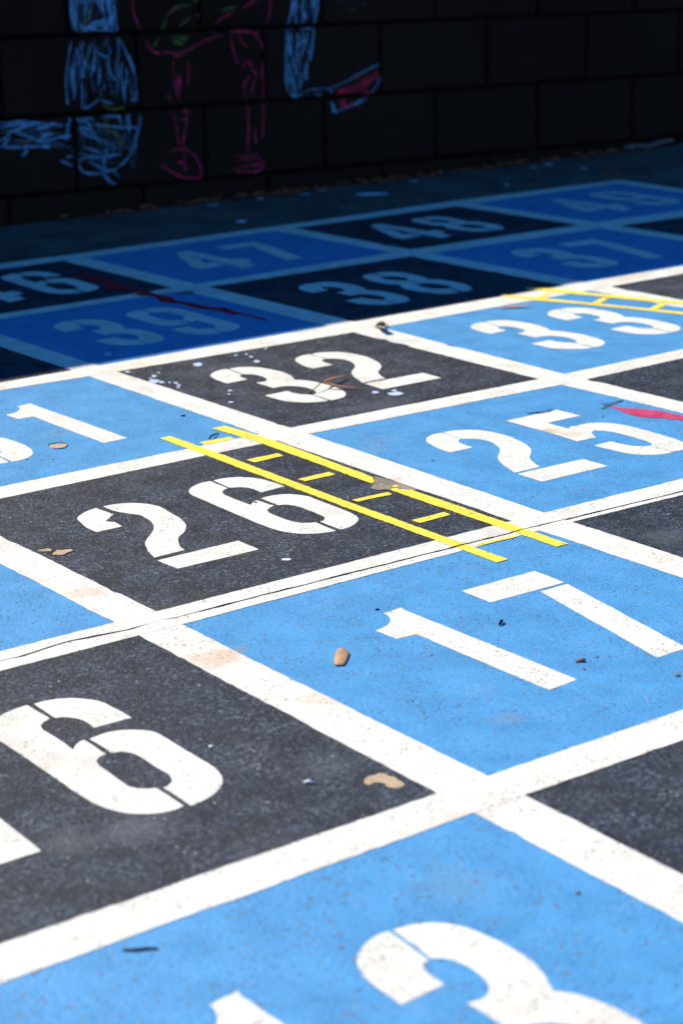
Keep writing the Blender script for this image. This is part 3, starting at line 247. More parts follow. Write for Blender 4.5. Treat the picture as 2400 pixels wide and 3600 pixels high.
(2,'c',13,[[2.2415,0.282],[2.2814,0.2928],[2.3216,0.3059],[2.3622,0.3214],[2.4,0.3337],[2.4204,0.337],[2.4289,0.3262],[2.4242,0.3082],[2.4136,0.2883],[2.3898,0.2602]]),
(2,'c',13,[[2.2443,0.2818],[2.2467,0.2658]]),
(2,'c',13,[[2.2462,0.2478],[2.2514,0.2293],[2.2538,0.2154],[2.2881,0.2219],[2.3256,0.2328],[2.3604,0.2417],[2.378,0.2496]]),
(2,'b',18,[[2.3314,0.2324],[2.3633,0.2415]]),
(2,'b',18,[[2.2517,0.2406],[2.2539,0.2177],[2.2624,0.2171]]),
(2,'r',20,[[2.2666,0.2689],[2.2979,0.269],[2.3323,0.2734],[2.3613,0.2805],[2.3905,0.2967],[2.4114,0.3227]]),
(2,'r',20,[[2.2696,0.2732],[2.3125,0.2816],[2.3556,0.2854],[2.3848,0.3017]]),
(2,'r',20,[[2.2638,0.2714],[2.2867,0.2766]]),
(2,'r',20,[[2.3759,0.2886],[2.3965,0.3054],[2.4113,0.3182]]),
(2,'r',20,[[2.3331,0.3051],[2.3447,0.3112]]),
(2,'r',20,[[2.2687,0.2416],[2.2887,0.2424]]),
(2,'r',20,[[2.2684,0.2302],[2.2969,0.2304],[2.3257,0.2351]]),
(2,'r',20,[[2.2745,0.2434],[2.297,0.2327]]),
(2,'r',20,[[2.2831,0.2473],[2.3262,0.2579],[2.3609,0.2622],[2.384,0.2606]]),
(2,'r',20,[[2.3355,0.2868],[2.3617,0.2987],[2.385,0.3108]]),
(2,'w',9,[[2.2649,0.5212],[2.293,0.5222],[2.3097,0.517]]),
(2,'w',9,[[2.2812,0.5006],[2.2924,0.5023]]),
(2,'w',9,[[2.3121,0.4992],[2.3432,0.4977]]),
(2,'w',9,[[2.3607,0.5147],[2.3777,0.5117]]),
(2,'w',9,[[2.3921,0.5177],[2.4036,0.515]]),
(2,'w',9,[[2.3296,0.5227],[2.3494,0.5207]]),
(0,'f',9,[[1.4236,0.562],[1.4342,0.5033],[1.4384,0.5733],[1.4497,0.4765],[1.4499,0.5649],[1.4652,0.4827],[1.4729,0.5438],[1.4764,0.4968],[1.4817,0.5652],[1.4932,0.5092],[1.5027,0.5437],[1.5191,0.5045],[1.5191,0.575],[1.5328,0.478],[1.5424,0.5617],[1.5514,0.5055],[1.5582,0.5721]]),
(0,'f',9,[[1.4061,0.446],[1.415,0.3719],[1.4283,0.4401],[1.4333,0.37],[1.4538,0.4593],[1.4526,0.3634],[1.4725,0.455],[1.4751,0.3673],[1.4946,0.4489],[1.4949,0.3467],[1.5106,0.456],[1.5191,0.3558],[1.534,0.4443]]),
(0,'f',9,[[1.4149,0.4031],[1.4161,0.3143],[1.4408,0.38],[1.4458,0.2889],[1.468,0.4073],[1.4783,0.3252],[1.4942,0.3887],[1.4979,0.3068],[1.5182,0.3866],[1.5308,0.3154],[1.5474,0.4088],[1.5627,0.3009],[1.5803,0.3717],[1.5903,0.3131],[1.6084,0.3659]]),
(0,'f',9,[[1.4284,0.2639],[1.4329,0.1714],[1.4532,0.26],[1.4615,0.1449],[1.4844,0.2451],[1.4881,0.1435],[1.5096,0.2197],[1.5267,0.1508],[1.5354,0.2261],[1.5532,0.1587],[1.5702,0.2574],[1.5799,0.1204],[1.6025,0.2175]]),
(0,'f',9,[[1.2424,0.267],[1.402,0.2444],[1.2754,0.2473],[1.3404,0.239],[1.1896,0.2456],[1.3753,0.2261],[1.2783,0.2301],[1.3093,0.2197],[1.2295,0.2201],[1.3823,0.1998],[1.1866,0.2094],[1.4257,0.187]]),
(0,'f',9,[[1.4833,0.2442],[1.5712,0.2214],[1.432,0.2235],[1.593,0.1989],[1.4994,0.1907],[1.6007,0.1765],[1.465,0.1712],[1.5435,0.1578],[1.4128,0.1572],[1.5562,0.1317]]),
(2,'f',9,[[2.1175,0.5315],[2.133,0.4751],[2.14,0.5283],[2.15,0.4829],[2.1592,0.5356],[2.1662,0.4656],[2.1716,0.5231],[2.1782,0.486],[2.1936,0.5392],[2.1935,0.4602],[2.2105,0.5333]]),
(2,'f',9,[[2.1019,0.4486],[2.1042,0.3831],[2.1145,0.439],[2.1195,0.3839],[2.1362,0.4437],[2.1411,0.3685],[2.1466,0.4361],[2.1567,0.3944],[2.1607,0.4304],[2.1713,0.3877],[2.1796,0.4238],[2.181,0.3848],[2.1871,0.4389]]),
(2,'f',9,[[2.0993,0.3612],[2.098,0.281],[2.1081,0.3774],[2.1124,0.2898],[2.1198,0.3502],[2.1288,0.2955],[2.1411,0.3751],[2.1397,0.2793],[2.1591,0.375],[2.1586,0.305],[2.1699,0.3776]]),
]
UEDGE={(0,0): [(-1.25,-0.029),(-0.5091,-0.0296),(-0.0002,-0.0274),(0.233,-0.0304),(2.92,-0.0289)],(0,1): [(-1.25,0.0269),(-0.4822,0.0249),(-0.002,0.0251),(0.2871,0.023),(2.92,0.0183)],(1,0): [(-1.25,0.5609),(-0.2177,0.5609),(-0.0141,0.5595),(0.5948,0.5627),(0.8249,0.5571),(2.92,0.5584)],(1,1): [(-1.25,0.6139),(-0.0742,0.6146),(0.5929,0.6171),(0.8814,0.613),(2.92,0.6158)],(2,0): [(-1.25,1.1622),(0.0745,1.1536),(0.6131,1.1591),(1.1563,1.144),(1.4284,1.1536),(2.92,1.1421)],(2,1): [(-1.25,1.2138),(0.1011,1.2073),(0.6089,1.2085),(1.1522,1.1993),(1.4795,1.2048),(2.92,1.1962)],(3,0): [(-1.25,1.7436),(0.3665,1.7429),(0.5679,1.7337),(1.1417,1.7213),(1.7562,1.7307),(2.0154,1.7356),(2.92,1.7291)],(3,1): [(-1.25,1.7859),(0.5035,1.795),(1.7567,1.8031),(2.0794,1.8014),(2.92,1.8068)],(4,0): [(-1.25,2.3036),(0.6378,2.2971),(1.1145,2.3064),(1.7345,2.3108),(2.2923,2.3052),(2.5729,2.293),(2.92,2.2976)],(4,1): [(-1.25,2.3095),(0.6625,2.3454),(1.1097,2.3514),(1.7575,2.3843),(2.3196,2.3806),(2.6542,2.3739),(2.92,2.3845)],(5,0): [(-1.25,2.773),(1.1213,2.8199),(1.6956,2.8382),(2.3068,2.8417),(2.894,2.86),(2.92,2.8595)],(5,1): [(-1.25,2.8511),(0.9298,2.8864),(1.0977,2.8795),(1.9274,2.8997),(2.3157,2.9211),(2.9348,2.9059),(2.92,2.9106)]}
VEDGE={(0,0): [(-1.25,-0.0031),(-0.2867,-0.0248),(-0.0015,-0.0312),(0.5875,-0.0434),(0.896,-0.0521),(2.86,-0.0955)],(0,1): [(-1.25,0.063),(-0.2286,0.0339),(-0.0004,0.029),(0.587,0.0136),(1.001,-0.0002),(2.86,-0.0505)],(1,0): [(-1.25,0.6189),(0.3106,0.5767),(0.5912,0.5653),(1.7641,0.5358),(2.0636,0.5241),(2.86,0.503)],(1,1): [(-1.25,0.6803),(0.364,0.6311),(0.5896,0.6233),(1.185,0.6103),(1.7645,0.5911),(2.1623,0.5734),(2.86,0.5545)],(2,0): [(-1.25,1.2315),(0.8753,1.1454),(1.1682,1.1258),(1.7172,1.1075),(2.328,1.081),(2.86,1.0588)],(2,1): [(-1.25,1.2787),(0.9251,1.1965),(1.173,1.1841),(1.7203,1.1736),(2.3291,1.1431),(2.8194,1.122),(2.86,1.1217)],(3,0): [(-1.25,1.8769),(0.5,1.7912),(1.5,1.7423),(2.86,1.6757)],(3,1): [(-1.25,1.9369),(0.5,1.8512),(1.5,1.8023),(2.86,1.7357)],(4,0): [(-1.25,2.4674),(0.5,2.3843),(1.5,2.3367),(2.86,2.2721)],(4,1): [(-1.25,2.5274),(0.5,2.4443),(1.5,2.3967),(2.86,2.3321)]}
CAM={'loc': [-1.0612158986281097, -1.279536472316528, 0.7996843365414203], 'right': [0.8113562522295832, -0.584183554327705, -0.02075106794877254], 'down': [-0.19114938202177234, -0.23159999867405295, -0.9538466094539904], 'fwd': [0.5524155552848414, 0.7778759640631842, -0.29957643233757925]}

SC = bpy.context.scene
COL = SC.collection
R = math.radians
random.seed(7)
WALL_Y = 3.387            # face of the block wall
COURSE, BLOCK = 0.203, 0.406
JOINT_Z, JOINT_U, TILT, S0 = 0.1167, 2.2708, -0.019, 1.0612
EL = R(50)                # sun height
WALL_TOP = 1.86
SUN_AZ = Vector((-.42, .91)).normalized()

# ------------------------------------------------------------------ helpers
def tag(o, label=None, cat=None, group=None, kind=None):
    if label: o['label'] = label
    if cat: o['category'] = cat
    if group: o['group'] = group
    if kind: o['kind'] = kind
    return o

def empty(name, loc):
    o = bpy.data.objects.new(name, None); COL.objects.link(o)
    o.location = loc; o.empty_display_size = 0.05
    return o

def link(name, bm, mat, parent=None, loc=None, smooth=False):
    """one bmesh in world coordinates -> one object whose origin is at loc / its parent's place"""
    if loc is None:
        loc = (0, 0, 0)
    base = Vector(loc)
    if parent is not None:
        p = parent
        base = Vector((0, 0, 0))
        while p is not None:
            base = base + Vector(p.location); p = p.parent
    bmesh.ops.translate(bm, verts=bm.verts, vec=-base)
    me = bpy.data.meshes.new(name); bm.to_mesh(me); bm.free()
    if smooth:
        for f in me.polygons: f.use_smooth = True
    o = bpy.data.objects.new(name, me); COL.objects.link(o)
    if parent is None: o.location = base
    else: o.parent = parent
    me.materials.append(mat)
    return o

def centre(pts):
    xs = [p[0] for p in pts]; ys = [p[1] for p in pts]
    return ((min(xs)+max(xs))/2, (min(ys)+max(ys))/2)

def smooth_outline(pts, closed=True, limit=42, step=0.006):
    """Catmull-Rom through the soft vertices, straight at the sharp ones, then an even resample"""
    n = len(pts); P = [Vector((p[0], p[1])) for p in pts]
    sharp = []
    for i in range(n):
        if not closed and i in (0, n-1): sharp.append(True); continue
        a = P[i]-P[i-1]; b = P[(i+1) % n]-P[i]
        if a.length < 1e-6 or b.length < 1e-6: sharp.append(True); continue
        sharp.append(math.degrees(a.angle(b)) > limit)
    out = []
    for i in range(n if closed else n-1):
        p1, p2 = P[i], P[(i+1) % n]
        p0 = p1 + (p1-p2) if sharp[i] else P[i-1]
        p3 = p2 + (p2-p1) if sharp[(i+1) % n] else P[(i+2) % n]
        k = max(1, int((p2-p1).length/step))
        for j in range(k):
            t = j/k
            if sharp[i] and sharp[(i+1) % n]: q = p1.lerp(p2, t)
            else:
                q = 0.5*((2*p1)+(p2-p0)*t+(2*p0-5*p1+4*p2-p3)*t*t+(3*p1-p0-3*p2+p3)*t**3)
            out.append(q)
    if not closed: out.append(P[-1])
    return out

def wobble(pts, amp=0.0006, scale=90.0, seed=0.0):
    out = []
    for p in pts:
        v = Vector((p[0]*scale+seed*13.7, p[1]*scale, seed))
        w = Vector((p[0]*scale*.22+seed*3.1, p[1]*scale*.22, seed+9))
        out.append(Vector((p[0]+amp*(noise.noise(v)+.8*noise.noise(w)), p[1]+amp*(noise.noise(v+Vector((31, 7, 3)))+.8*noise.noise(w+Vector((5, 8, 2)))))))
    return out

def fill(bm, pts, z):
    vs = [bm.verts.new((p[0], p[1], z)) for p in pts]
    for t in tessellate_polygon([[Vector((p[0], p[1], 0)) for p in pts]]):
        a, b, c = [pts[i] for i in t]
        area = (b[0]-a[0])*(c[1]-a[1])-(b[1]-a[1])*(c[0]-a[0])
        if abs(area) < 1e-12: continue
        t = t if area > 0 else (t[0], t[2], t[1])
        try: bm.faces.new([vs[i] for i in t])
        except ValueError: pass

def paint(bm, pts, z, seed=0.0, amp=0.0006, limit=42, step=0.006):
    fill(bm, wobble(smooth_outline(pts, True, limit, step), amp, 90.0, seed), z)

def clip(pts, fn):
    """keep the side of a polygon where fn(p) >= 0"""
    out = []
    for i in range(len(pts)):
        a, b = Vector(pts[i][:2]), Vector(pts[(i+1) % len(pts)][:2])
        fa, fb = fn(a), fn(b)
        if fa >= 0: out.append(a)
        if fa*fb < 0: out.append(a.lerp(b, fa/(fa-fb)))
    return out

def interp(pl, t):
    if t <= pl[0][0]: (a, b) = pl[0], pl[1]
    elif t >= pl[-1][0]: (a, b) = pl[-2], pl[-1]
    else:
        for a, b in zip(pl[:-1], pl[1:]):
            if a[0] <= t <= b[0]: break
    if abs(b[0]-a[0]) < 1e-9: return a[1]
    return a[1]+(b[1]-a[1])*(t-a[0])/(b[0]-a[0])

def tube(bm, pts, radii, n=7, flat=1.0):
    rings = []
    for i, p in enumerate(pts):
        p = Vector(p)
        d = (Vector(pts[min(i+1, len(pts)-1)])-Vector(pts[max(i-1, 0)])).normalized()
        s = d.cross(Vector((0, 0, 1)));  s = s.normalized() if s.length > 1e-4 else Vector((1, 0, 0))
        u = s.cross(d).normalized()
        rings.append([bm.verts.new(p+radii[i]*(s*math.cos(2*math.pi*k/n)+u*flat*math.sin(2*math.pi*k/n))) for k in range(n)])
    for a, b in zip(rings[:-1], rings[1:]):
        for k in range(n): bm.faces.new((a[k], a[(k+1) % n], b[(k+1) % n], b[k]))
    bm.faces.new(rings[0][::-1]); bm.faces.new(rings[-1])

def catmull3(pts, k=5):
    P = [Vector(p) for p in pts]; out = []
    for i in range(len(P)-1):
        p1, p2 = P[i], P[i+1]
        p0 = P[i-1] if i else p1*2-p2
        p3 = P[i+2] if i+2 < len(P) else p2*2-p1
        for j in range(k):
            t = j/k
            out.append(0.5*((2*p1)+(p2-p0)*t+(2*p0-5*p1+4*p2-p3)*t*t+(3*p1-p0-3*p2+p3)*t**3))
    return out+[P[-1]]

def pebble(bm, loc, r, sq=0.55, seed=0):
    res = bmesh.ops.create_icosphere(bm, subdivisions=2, radius=1.0)
    rng = random.Random(seed); ax = [rng.uniform(.6, 1.25) for _ in range(2)]+[sq]
    rot = Matrix.Rotation(rng.uniform(0, 6.28), 3, 'Z')
    for v in res['verts']:
        k = 1+.35*noise.noise(v.co*1.6+Vector((seed*3.3, 0, 0)))
        c = rot @ Vector((v.co.x*ax[0], v.co.y*ax[1], v.co.z*ax[2]))
        v.co = Vector(loc)+c*r*k+Vector((0, 0, r*sq*.8))

def leaf_blade(bm, path, width, curl=0.25, thick=0.0004, seed=0):
    """a thin leaf along a 3-D path: a ridge with two drooping sides, both faces"""
    C = catmull3(path, 5); n = len(C)
    top = []
    for i, p in enumerate(C):
        t = i/(n-1)
        w = width*max(.06, math.sin(math.pi*min(1, .08+t*.92))**.7)
        d = (C[min(i+1, n-1)]-C[max(i-1, 0)]).normalized()
        s = d.cross(Vector((0, 0, 1))).normalized()
        k = 1+.18*noise.noise(Vector((t*9, seed, 0)))
        top.append([p+s*w*k*x+Vector((0, 0, -curl*w*abs(x)**1.5 if curl > 0 else -curl*w*abs(x)**1.5)) for x in (-1, -.5, 0, .5, 1)])
    for zo, flip in ((thick, False), (0, True)):
        g = [[bm.verts.new(q+Vector((0, 0, zo))) for q in row] for row in top]
        for a, b in zip(g[:-1], g[1:]):
            for k in range(4):
                f = (a[k], b[k], b[k+1], a[k+1]) if not flip else (a[k], a[k+1], b[k+1], b[k])
                bm.faces.new(f)

# ------------------------------------------------------------------ materials
class NT:
    def __init__(s, name):
        s.m = bpy.data.materials.new(name); s.m.use_nodes = True
        s.t = s.m.node_tree; s.t.nodes.clear()
        s.out = s.n('ShaderNodeOutputMaterial')
        s.pos = s.n('ShaderNodeNewGeometry').outputs['Position']
    def n(s, typ, **kw):
        nd = s.t.nodes.new(typ)
        for k, v in kw.items():
            if k in nd.inputs: nd.inputs[k].default_value = v
            else: setattr(nd, k, v)
        return nd
    def l(s, a, b): s.t.links.new(a, b)
    def noise(s, scale, detail=3, rough=.55, off=(0, 0, 0), stretch=None):
        mp = s.n('ShaderNodeMapping'); mp.inputs['Location'].default_value = off
        if stretch: mp.inputs['Scale'].default_value = stretch
        s.l(s.pos, mp.inputs['Vector'])
        nd = s.n('ShaderNodeTexNoise', Scale=scale, Detail=detail, Roughness=rough)
        s.l(mp.outputs[0], nd.inputs['Vector']); return nd.outputs['Fac']
    def voro(s, scale, feature='F1', off=(0, 0, 0), warp=0.0):
        mp = s.n('ShaderNodeMapping'); mp.inputs['Location'].default_value = off
        src = s.pos
        if warp:
            nz = s.n('ShaderNodeTexNoise', Scale=scale*.9, Detail=2); s.l(s.pos, nz.inputs['Vector'])
            k = s.n('ShaderNodeVectorMath'); k.operation = 'SCALE'; s.l(nz.outputs['Color'], k.inputs[0]); k.inputs['Scale'].default_value = warp
            ad = s.n('ShaderNodeVectorMath'); ad.operation = 'ADD'; s.l(s.pos, ad.inputs[0]); s.l(k.outputs[0], ad.inputs[1]); src = ad.outputs[0]
        s.l(src, mp.inputs['Vector'])
        nd = s.n('ShaderNodeTexVoronoi'); nd.feature = feature; nd.inputs['Scale'].default_value = scale
        s.l(mp.outputs[0], nd.inputs['Vector']); return nd
    def ramp(s, fac, a, b, lo=0.0, hi=1.0):
        nd = s.n('ShaderNodeMapRange'); nd.inputs['From Min'].default_value = a; nd.inputs['From Max'].default_value = b
        nd.inputs['To Min'].default_value = lo; nd.inputs['To Max'].default_value = hi
        nd.clamp = True; nd.interpolation_type = 'SMOOTHSTEP'
        s.l(fac, nd.inputs['Value']); return nd.outputs['Result']
    def math(s, op, a, b=None):
        nd = s.n('ShaderNodeMath'); nd.operation = op
        for i, x in enumerate((a, b)):
            if x is None: continue
            if isinstance(x, (int, float)): nd.inputs[i].default_value = x
            else: s.l(x, nd.inputs[i])
        return nd.outputs[0]
    def mix(s, fac, a, b):
        nd = s.n('ShaderNodeMix'); nd.data_type = 'RGBA'
        for idx, x in ((0, fac), (6, a), (7, b)):
            if isinstance(x, (int, float)): nd.inputs[idx].default_value = x
            elif isinstance(x, tuple): nd.inputs[idx].default_value = (*x, 1) if len(x) == 3 else x
            else: s.l(x, nd.inputs[idx])
        return nd.outputs[2]
    def blob(s, c, r, soft=.5):
        """0..1 mask round one stain: distance to a point, broken by noise"""
        nd = s.n('ShaderNodeVectorMath'); nd.operation = 'SUBTRACT'; nd.inputs[1].default_value = (c[0], c[1], 0)
        s.l(s.pos, nd.inputs[0])
        sc = s.n('ShaderNodeVectorMath'); sc.operation = 'MULTIPLY'; sc.inputs[1].default_value = (1/r[0], 1/r[1], 0)
        s.l(nd.outputs[0], sc.inputs[0])
        ln = s.n('ShaderNodeVectorMath'); ln.operation = 'LENGTH'; s.l(sc.outputs[0], ln.inputs[0])
        w = s.math('ADD', ln.outputs['Value'], s.math('MULTIPLY', s.math('SUBTRACT', s.noise(60, 3), .5), 1.1))
        return s.ramp(w, 1.0, 1.0-soft, 0, 1)
    def bump(s, h, strength, dist):
        nd = s.n('ShaderNodeBump'); nd.inputs['Strength'].default_value = strength; nd.inputs['Distance'].default_value = dist
        s.l(h, nd.inputs['Height']); return nd.outputs[0]
    def finish(s, col, rough=.6, normal=None, spec=.4, alpha=None):
        b = s.n('ShaderNodeBsdfPrincipled')
        if isinstance(col, tuple): b.inputs['Base Color'].default_value = (*col, 1)
        else: s.l(col, b.inputs['Base Color'])
        if isinstance(rough, float): b.inputs['Roughness'].default_value = rough
        else: s.l(rough, b.inputs['Roughness'])
        b.inputs['Specular IOR Level'].default_value = spec
        if normal is not None: s.l(normal, b.inputs['Normal'])
        if alpha is not None: s.l(alpha, b.inputs['Alpha'])
        s.l(b.outputs[0], s.out.inputs['Surface'])
        return s.m

def grit(s, dens=.5, scale=230, gate=.62, off=(0, 0, 0)):
    """small dark pits: voronoi dots kept only where a coarser noise allows"""
    v = s.voro(scale, 'F1', off, .0035)
    r = s.n('ShaderNodeSeparateColor'); s.l(v.outputs['Color'], r.inputs[0])
    keep = s.ramp(r.outputs[0], 1-dens-.02, 1-dens+.02)
    size = s.math('MULTIPLY', r.outputs[1], .45)
    dot = s.ramp(s.math('SUBTRACT', v.outputs['Distance'], size), .12, 0.0)
    area = s.ramp(s.noise(14, 3, off=off), gate-.16, gate+.1)
    return s.math('MULTIPLY', s.math('MULTIPLY', dot, keep), area)

def mat_white():
    s = NT('white_traffic_paint')
    m = s.noise(22, 5); f = s.noise(520, 4, .65)
    c = s.mix(s.ramp(m, .3, .75), (.575, .56, .495), (.455, .44, .38))
    c = s.mix(s.ramp(s.noise(240, 3), .5, .72, 0, .5), c, (.36, .335, .275))
    c = s.mix(s.ramp(s.noise(9, 6, .7, (6, 2, 0)), .48, .70, 0, .6), c, (.40, .37, .305))
    for x, y, rx, ry, k in STAINS:
        c = s.mix(s.math('MULTIPLY', s.blob((x, y), (rx, ry), .75), k), c, (.40, .24, .12))
    c = s.mix(s.math('MULTIPLY', grit(s, .27, 300, .46), .85), c, (.11, .085, .06))
    c = s.mix(s.math('MULTIPLY', grit(s, .04, 200, .56, (3, 1, 0)), .65), c, (.17, .135, .095))
    h = s.math('ADD', s.math('MULTIPLY', f, .6), s.noise(170, 2))
    return s.finish(c, .62, s.bump(h, .35, .0012), .3)

def mat_blue():
    s = NT('blue_traffic_paint')
    m = s.noise(16, 6, .6)
    c = s.mix(s.ramp(m, .3, .72), BLUE_A, BLUE_B)
    c = s.mix(s.ramp(s.noise(330, 4, .7), .48, .68, 0, .55), c, BLUE_L)
    c = s.mix(s.ramp(s.noise(420, 3, .6, (4, 2, 0)), .58, .75, 0, .5), c, BLUE_D)
    c = s.mix(s.ramp(s.noise(7, 5, .65, (1, 9, 0)), .58, .8, 0, .35), c, (.20, .24, .31))
    for x, y, rx, ry, k in BLUE_STAINS:
        c = s.mix(s.math('MULTIPLY', s.blob((x, y), (rx, ry), .8), k), c, (.18, .18, .14))
    c = s.mix(s.math('MULTIPLY', grit(s, .30, 290, .45), .8), c, (.045, .036, .03))
    c = s.mix(s.math('MULTIPLY', grit(s, .10, 190, .46, (7, 2, 0)), .75), c, (.11, .07, .045))
    h = s.math('ADD', s.math('MULTIPLY', s.noise(520, 4, .65), .6), s.noise(170, 2))
    return s.finish(c, .55, s.bump(h, .5, .0015), .5)

def mat_black():
    s = NT('black_traffic_paint')
    m = s.noise(11, 6, .62)
    c = s.mix(s.ramp(m, .32, .7), (.004, .0058, .0095), (.008, .0105, .016))
    c = s.mix(s.ramp(s.noise(6, 5, .6, (5, 0, 0)), .5, .72, 0, .55), c, (.030, .027, .024))
    gr = s.math('MULTIPLY', s.ramp(s.noise(150, 5, .72, (8, 0, 3)), .44, .66), s.ramp(s.noise(17, 6, .72, (0, 7, 3)), .38, .64, .0, 1))
    c = s.mix(s.math('MULTIPLY', gr, 1.0), c, (.062, .082, .116))
    v = s.voro(430); r = s.n('ShaderNodeSeparateColor'); s.l(v.outputs['Color'], r.inputs[0])
    sp = s.math('MULTIPLY', s.ramp(v.outputs['Distance'], .5, .1), s.ramp(r.outputs[0], .62, .97))
    sp = s.math('MULTIPLY', sp, s.ramp(s.noise(30, 4, .6, (2, 6, 0)), .28, .72, .25, 1))
    c = s.mix(s.math('MULTIPLY', sp, .7), c, (.36, .38, .42))  # pale specks: sun glints off the grainy paint, put into its colour
    for x, y, rx, ry, k in DUST:
        c = s.mix(s.math('MULTIPLY', s.blob((x, y), (rx, ry), .9), k), c, (.082, .085, .094))
    w_ = s.voro(210, 'F1', (9, 1, 0)); rw = s.n('ShaderNodeSeparateColor'); s.l(w_.outputs['Color'], rw.inputs[0])
    c = s.mix(s.math('MULTIPLY', s.math('MULTIPLY', s.ramp(w_.outputs['Distance'], .5, .15), s.ramp(rw.outputs[0], .6, 1)), s.ramp(s.noise(18, 4, .6, (1, 3, 0)), .35, .7, .1, .55)), c, (.22, .235, .27))  # coarser specks, more of the sparkle painted into the colour
    v2 = s.voro(150, 'F1', (4, 4, 0)); r2 = s.n('ShaderNodeSeparateColor'); s.l(v2.outputs['Color'], r2.inputs[0])
    c = s.mix(s.math('MULTIPLY', s.ramp(v2.outputs['Distance'], .3, .1), s.ramp(r2.outputs[0], .95, .98)), c, (.3, .28, .25))
    h = s.math('ADD', s.noise(480, 3, .7), s.math('MULTIPLY', s.noise(190, 2), .8))
    return s.finish(c, s.ramp(s.noise(26, 4), .3, .7, .45, .62), s.bump(h, .6, .0024), .3)

def mat_yellow():
    s = NT('yellow_traffic_paint')
    c = s.mix(s.ramp(s.noise(40, 4), .3, .7), (.66, .53, .045), (.58, .45, .04))
    c = s.mix(s.ramp(s.noise(300, 3), .55, .75, 0, .35), c, (.62, .53, .13))
    c = s.mix(s.ramp(s.noise(13, 5, .65, (3, 8, 0)), .55, .75, 0, .5), c, (.36, .26, .04))
    c = s.mix(s.math('MULTIPLY', grit(s, .3, 300, .44), .85), c, (.05, .04, .02))
    return s.finish(c, .6, s.bump(s.noise(420, 4, .65), .4, .0012), .3)

def mat_brushed(name, col, dark):
    """thin brushed-on paint, the grain of the ground coming through"""
    s = NT(name)
    c = s.mix(s.ramp(s.noise(40, 5, .65), .35, .7), col, dark)
    a = s.ramp(s.noise(150, 5, .7, (3, 1, 0)), .30, .46, .25, 1)
    return s.finish(c, .65, s.bump(s.noise(420, 4, .65), .4, .0012), .25, a)

def mat_concrete(name='bare_concrete', a=(.095, .084, .070), b=(.042, .038, .034)):
    s = NT(name)
    c = s.mix(s.ramp(s.noise(5, 7, .68), .36, .64), a, b)
    c = s.mix(s.ramp(s.noise(260, 4, .7), .42, .7, 0, .55), c, tuple(x*.45 for x in b))
    c = s.mix(s.ramp(s.noise(14, 5, .6, (3, 3, 0)), .55, .75, 0, .4), c, (.03, .028, .026))
    c = s.mix(s.math('MULTIPLY', grit(s, .1, 90, .45), .6), c, (.25, .25, .24))
    h = s.math('ADD', s.noise(420, 4, .65), s.noise(120, 2))
    return s.finish(c, .8, s.bump(h, .5, .002), .25)

def mat_wall():
    s = NT('black_painted_block')
    c = s.mix(s.ramp(s.noise(2.2, 5, .6), .3, .7), (.013, .0066, .0042), (.020, .0105, .0068))
    c = s.mix(s.ramp(s.noise(160, 3, .6), .5, .75, 0, .5), c, (.007, .005, .004))
    h = s.math('ADD', s.noise(260, 4, .6), s.math('MULTIPLY', s.noise(40, 2), .6))
    return s.finish(c, .85, s.bump(h, .35, .002), .04)

def mat_chalk(name, col, cover):
    """dry chalk dragged over rough paint: streaks along the stroke, grains, soft sides"""
    s = NT(name)
    uv = s.n('ShaderNodeUVMap').outputs[0]
    mp = s.n('ShaderNodeMapping'); mp.inputs['Scale'].default_value = (22, 620, 1); s.l(uv, mp.inputs['Vector'])
    st = s.n('ShaderNodeTexNoise', Scale=1.0, Detail=2); s.l(mp.outputs[0], st.inputs['Vector'])
    streak = s.ramp(st.outputs['Fac'], .34, .62, .22, 1)
    sx = s.n('ShaderNodeSeparateXYZ'); s.l(s.n('ShaderNodeAttribute', attribute_name='side').outputs['Vector'], sx.inputs[0])
    soft = s.ramp(s.math('ABSOLUTE', sx.outputs[0]), 1.0, .35)
    grain = s.ramp(s.noise(480, 2, .6), .35, .6, .25, 1)
    press = s.ramp(s.noise(24, 3, .6, (2, 0, 5)), .25, .62, .38, 1)
    a = s.math('MULTIPLY', s.math('MULTIPLY', streak, soft), s.math('MULTIPLY', grain, press))
    return s.finish(col, .9, None, .03, s.math('MULTIPLY', a, cover*.8))

def mat_plain(name, col, rough=.6, var=.3, scale=80, spec=.3):
    s = NT(name)
    c = s.mix(s.ramp(s.noise(scale, 4, .6), .3, .7), col, tuple(x*(1-var) for x in col))
    return s.finish(c, rough, s.bump(s.noise(scale*4, 3), .25, .0008), spec)

BLUE_A = (.042, .205, .405); BLUE_B = (.024, .155, .32); BLUE_L = (.125, .29, .43); BLUE_D = (.02, .11, .25)
STAINS = [(-.010, .447, .05, .035, .55), (.012, .275, .03, .035, .3), (.897, .93, .045, .03, .7), (-.06, .80, .05, .035, .35), (.925, .895, .03, .025, .4),
          (.47, 1.267, .05, .04, .3), (-.05, -.042, .05, .05, .22), (-.02, .73, .04, .03, .3), (-.086, -.23, .03, .07, .25), (.556, .869, .02, .02, .6),
          (.67, 1.46, .03, .12, .2), (.62, 1.75, .12, .03, .25), (1.9, 1.78, .1, .03, .4), (.613, .38, .04, .03, .25), (.33, 1.77, .09, .02, .3)]
DUST = [(1.966, 2.509, .10, .05, .30), (2.194, 2.649, .09, .05, .30), (.743, 1.641, .10, .05, .22), (-.292, .134, .05, .04, .55), (-.35, .151, .04, .04, .5), (.187, .901, .06, .05, .35), (.672, .44, .05, .05, .4), (-.079, .136, .06, .05, .25), (.801, 1.239, .12, .04, .35), (.974, 1.531, .08, .05, .22), (1.89, 1.638, .09, .05, .35), (.398, .986, .06, .05, .25)]
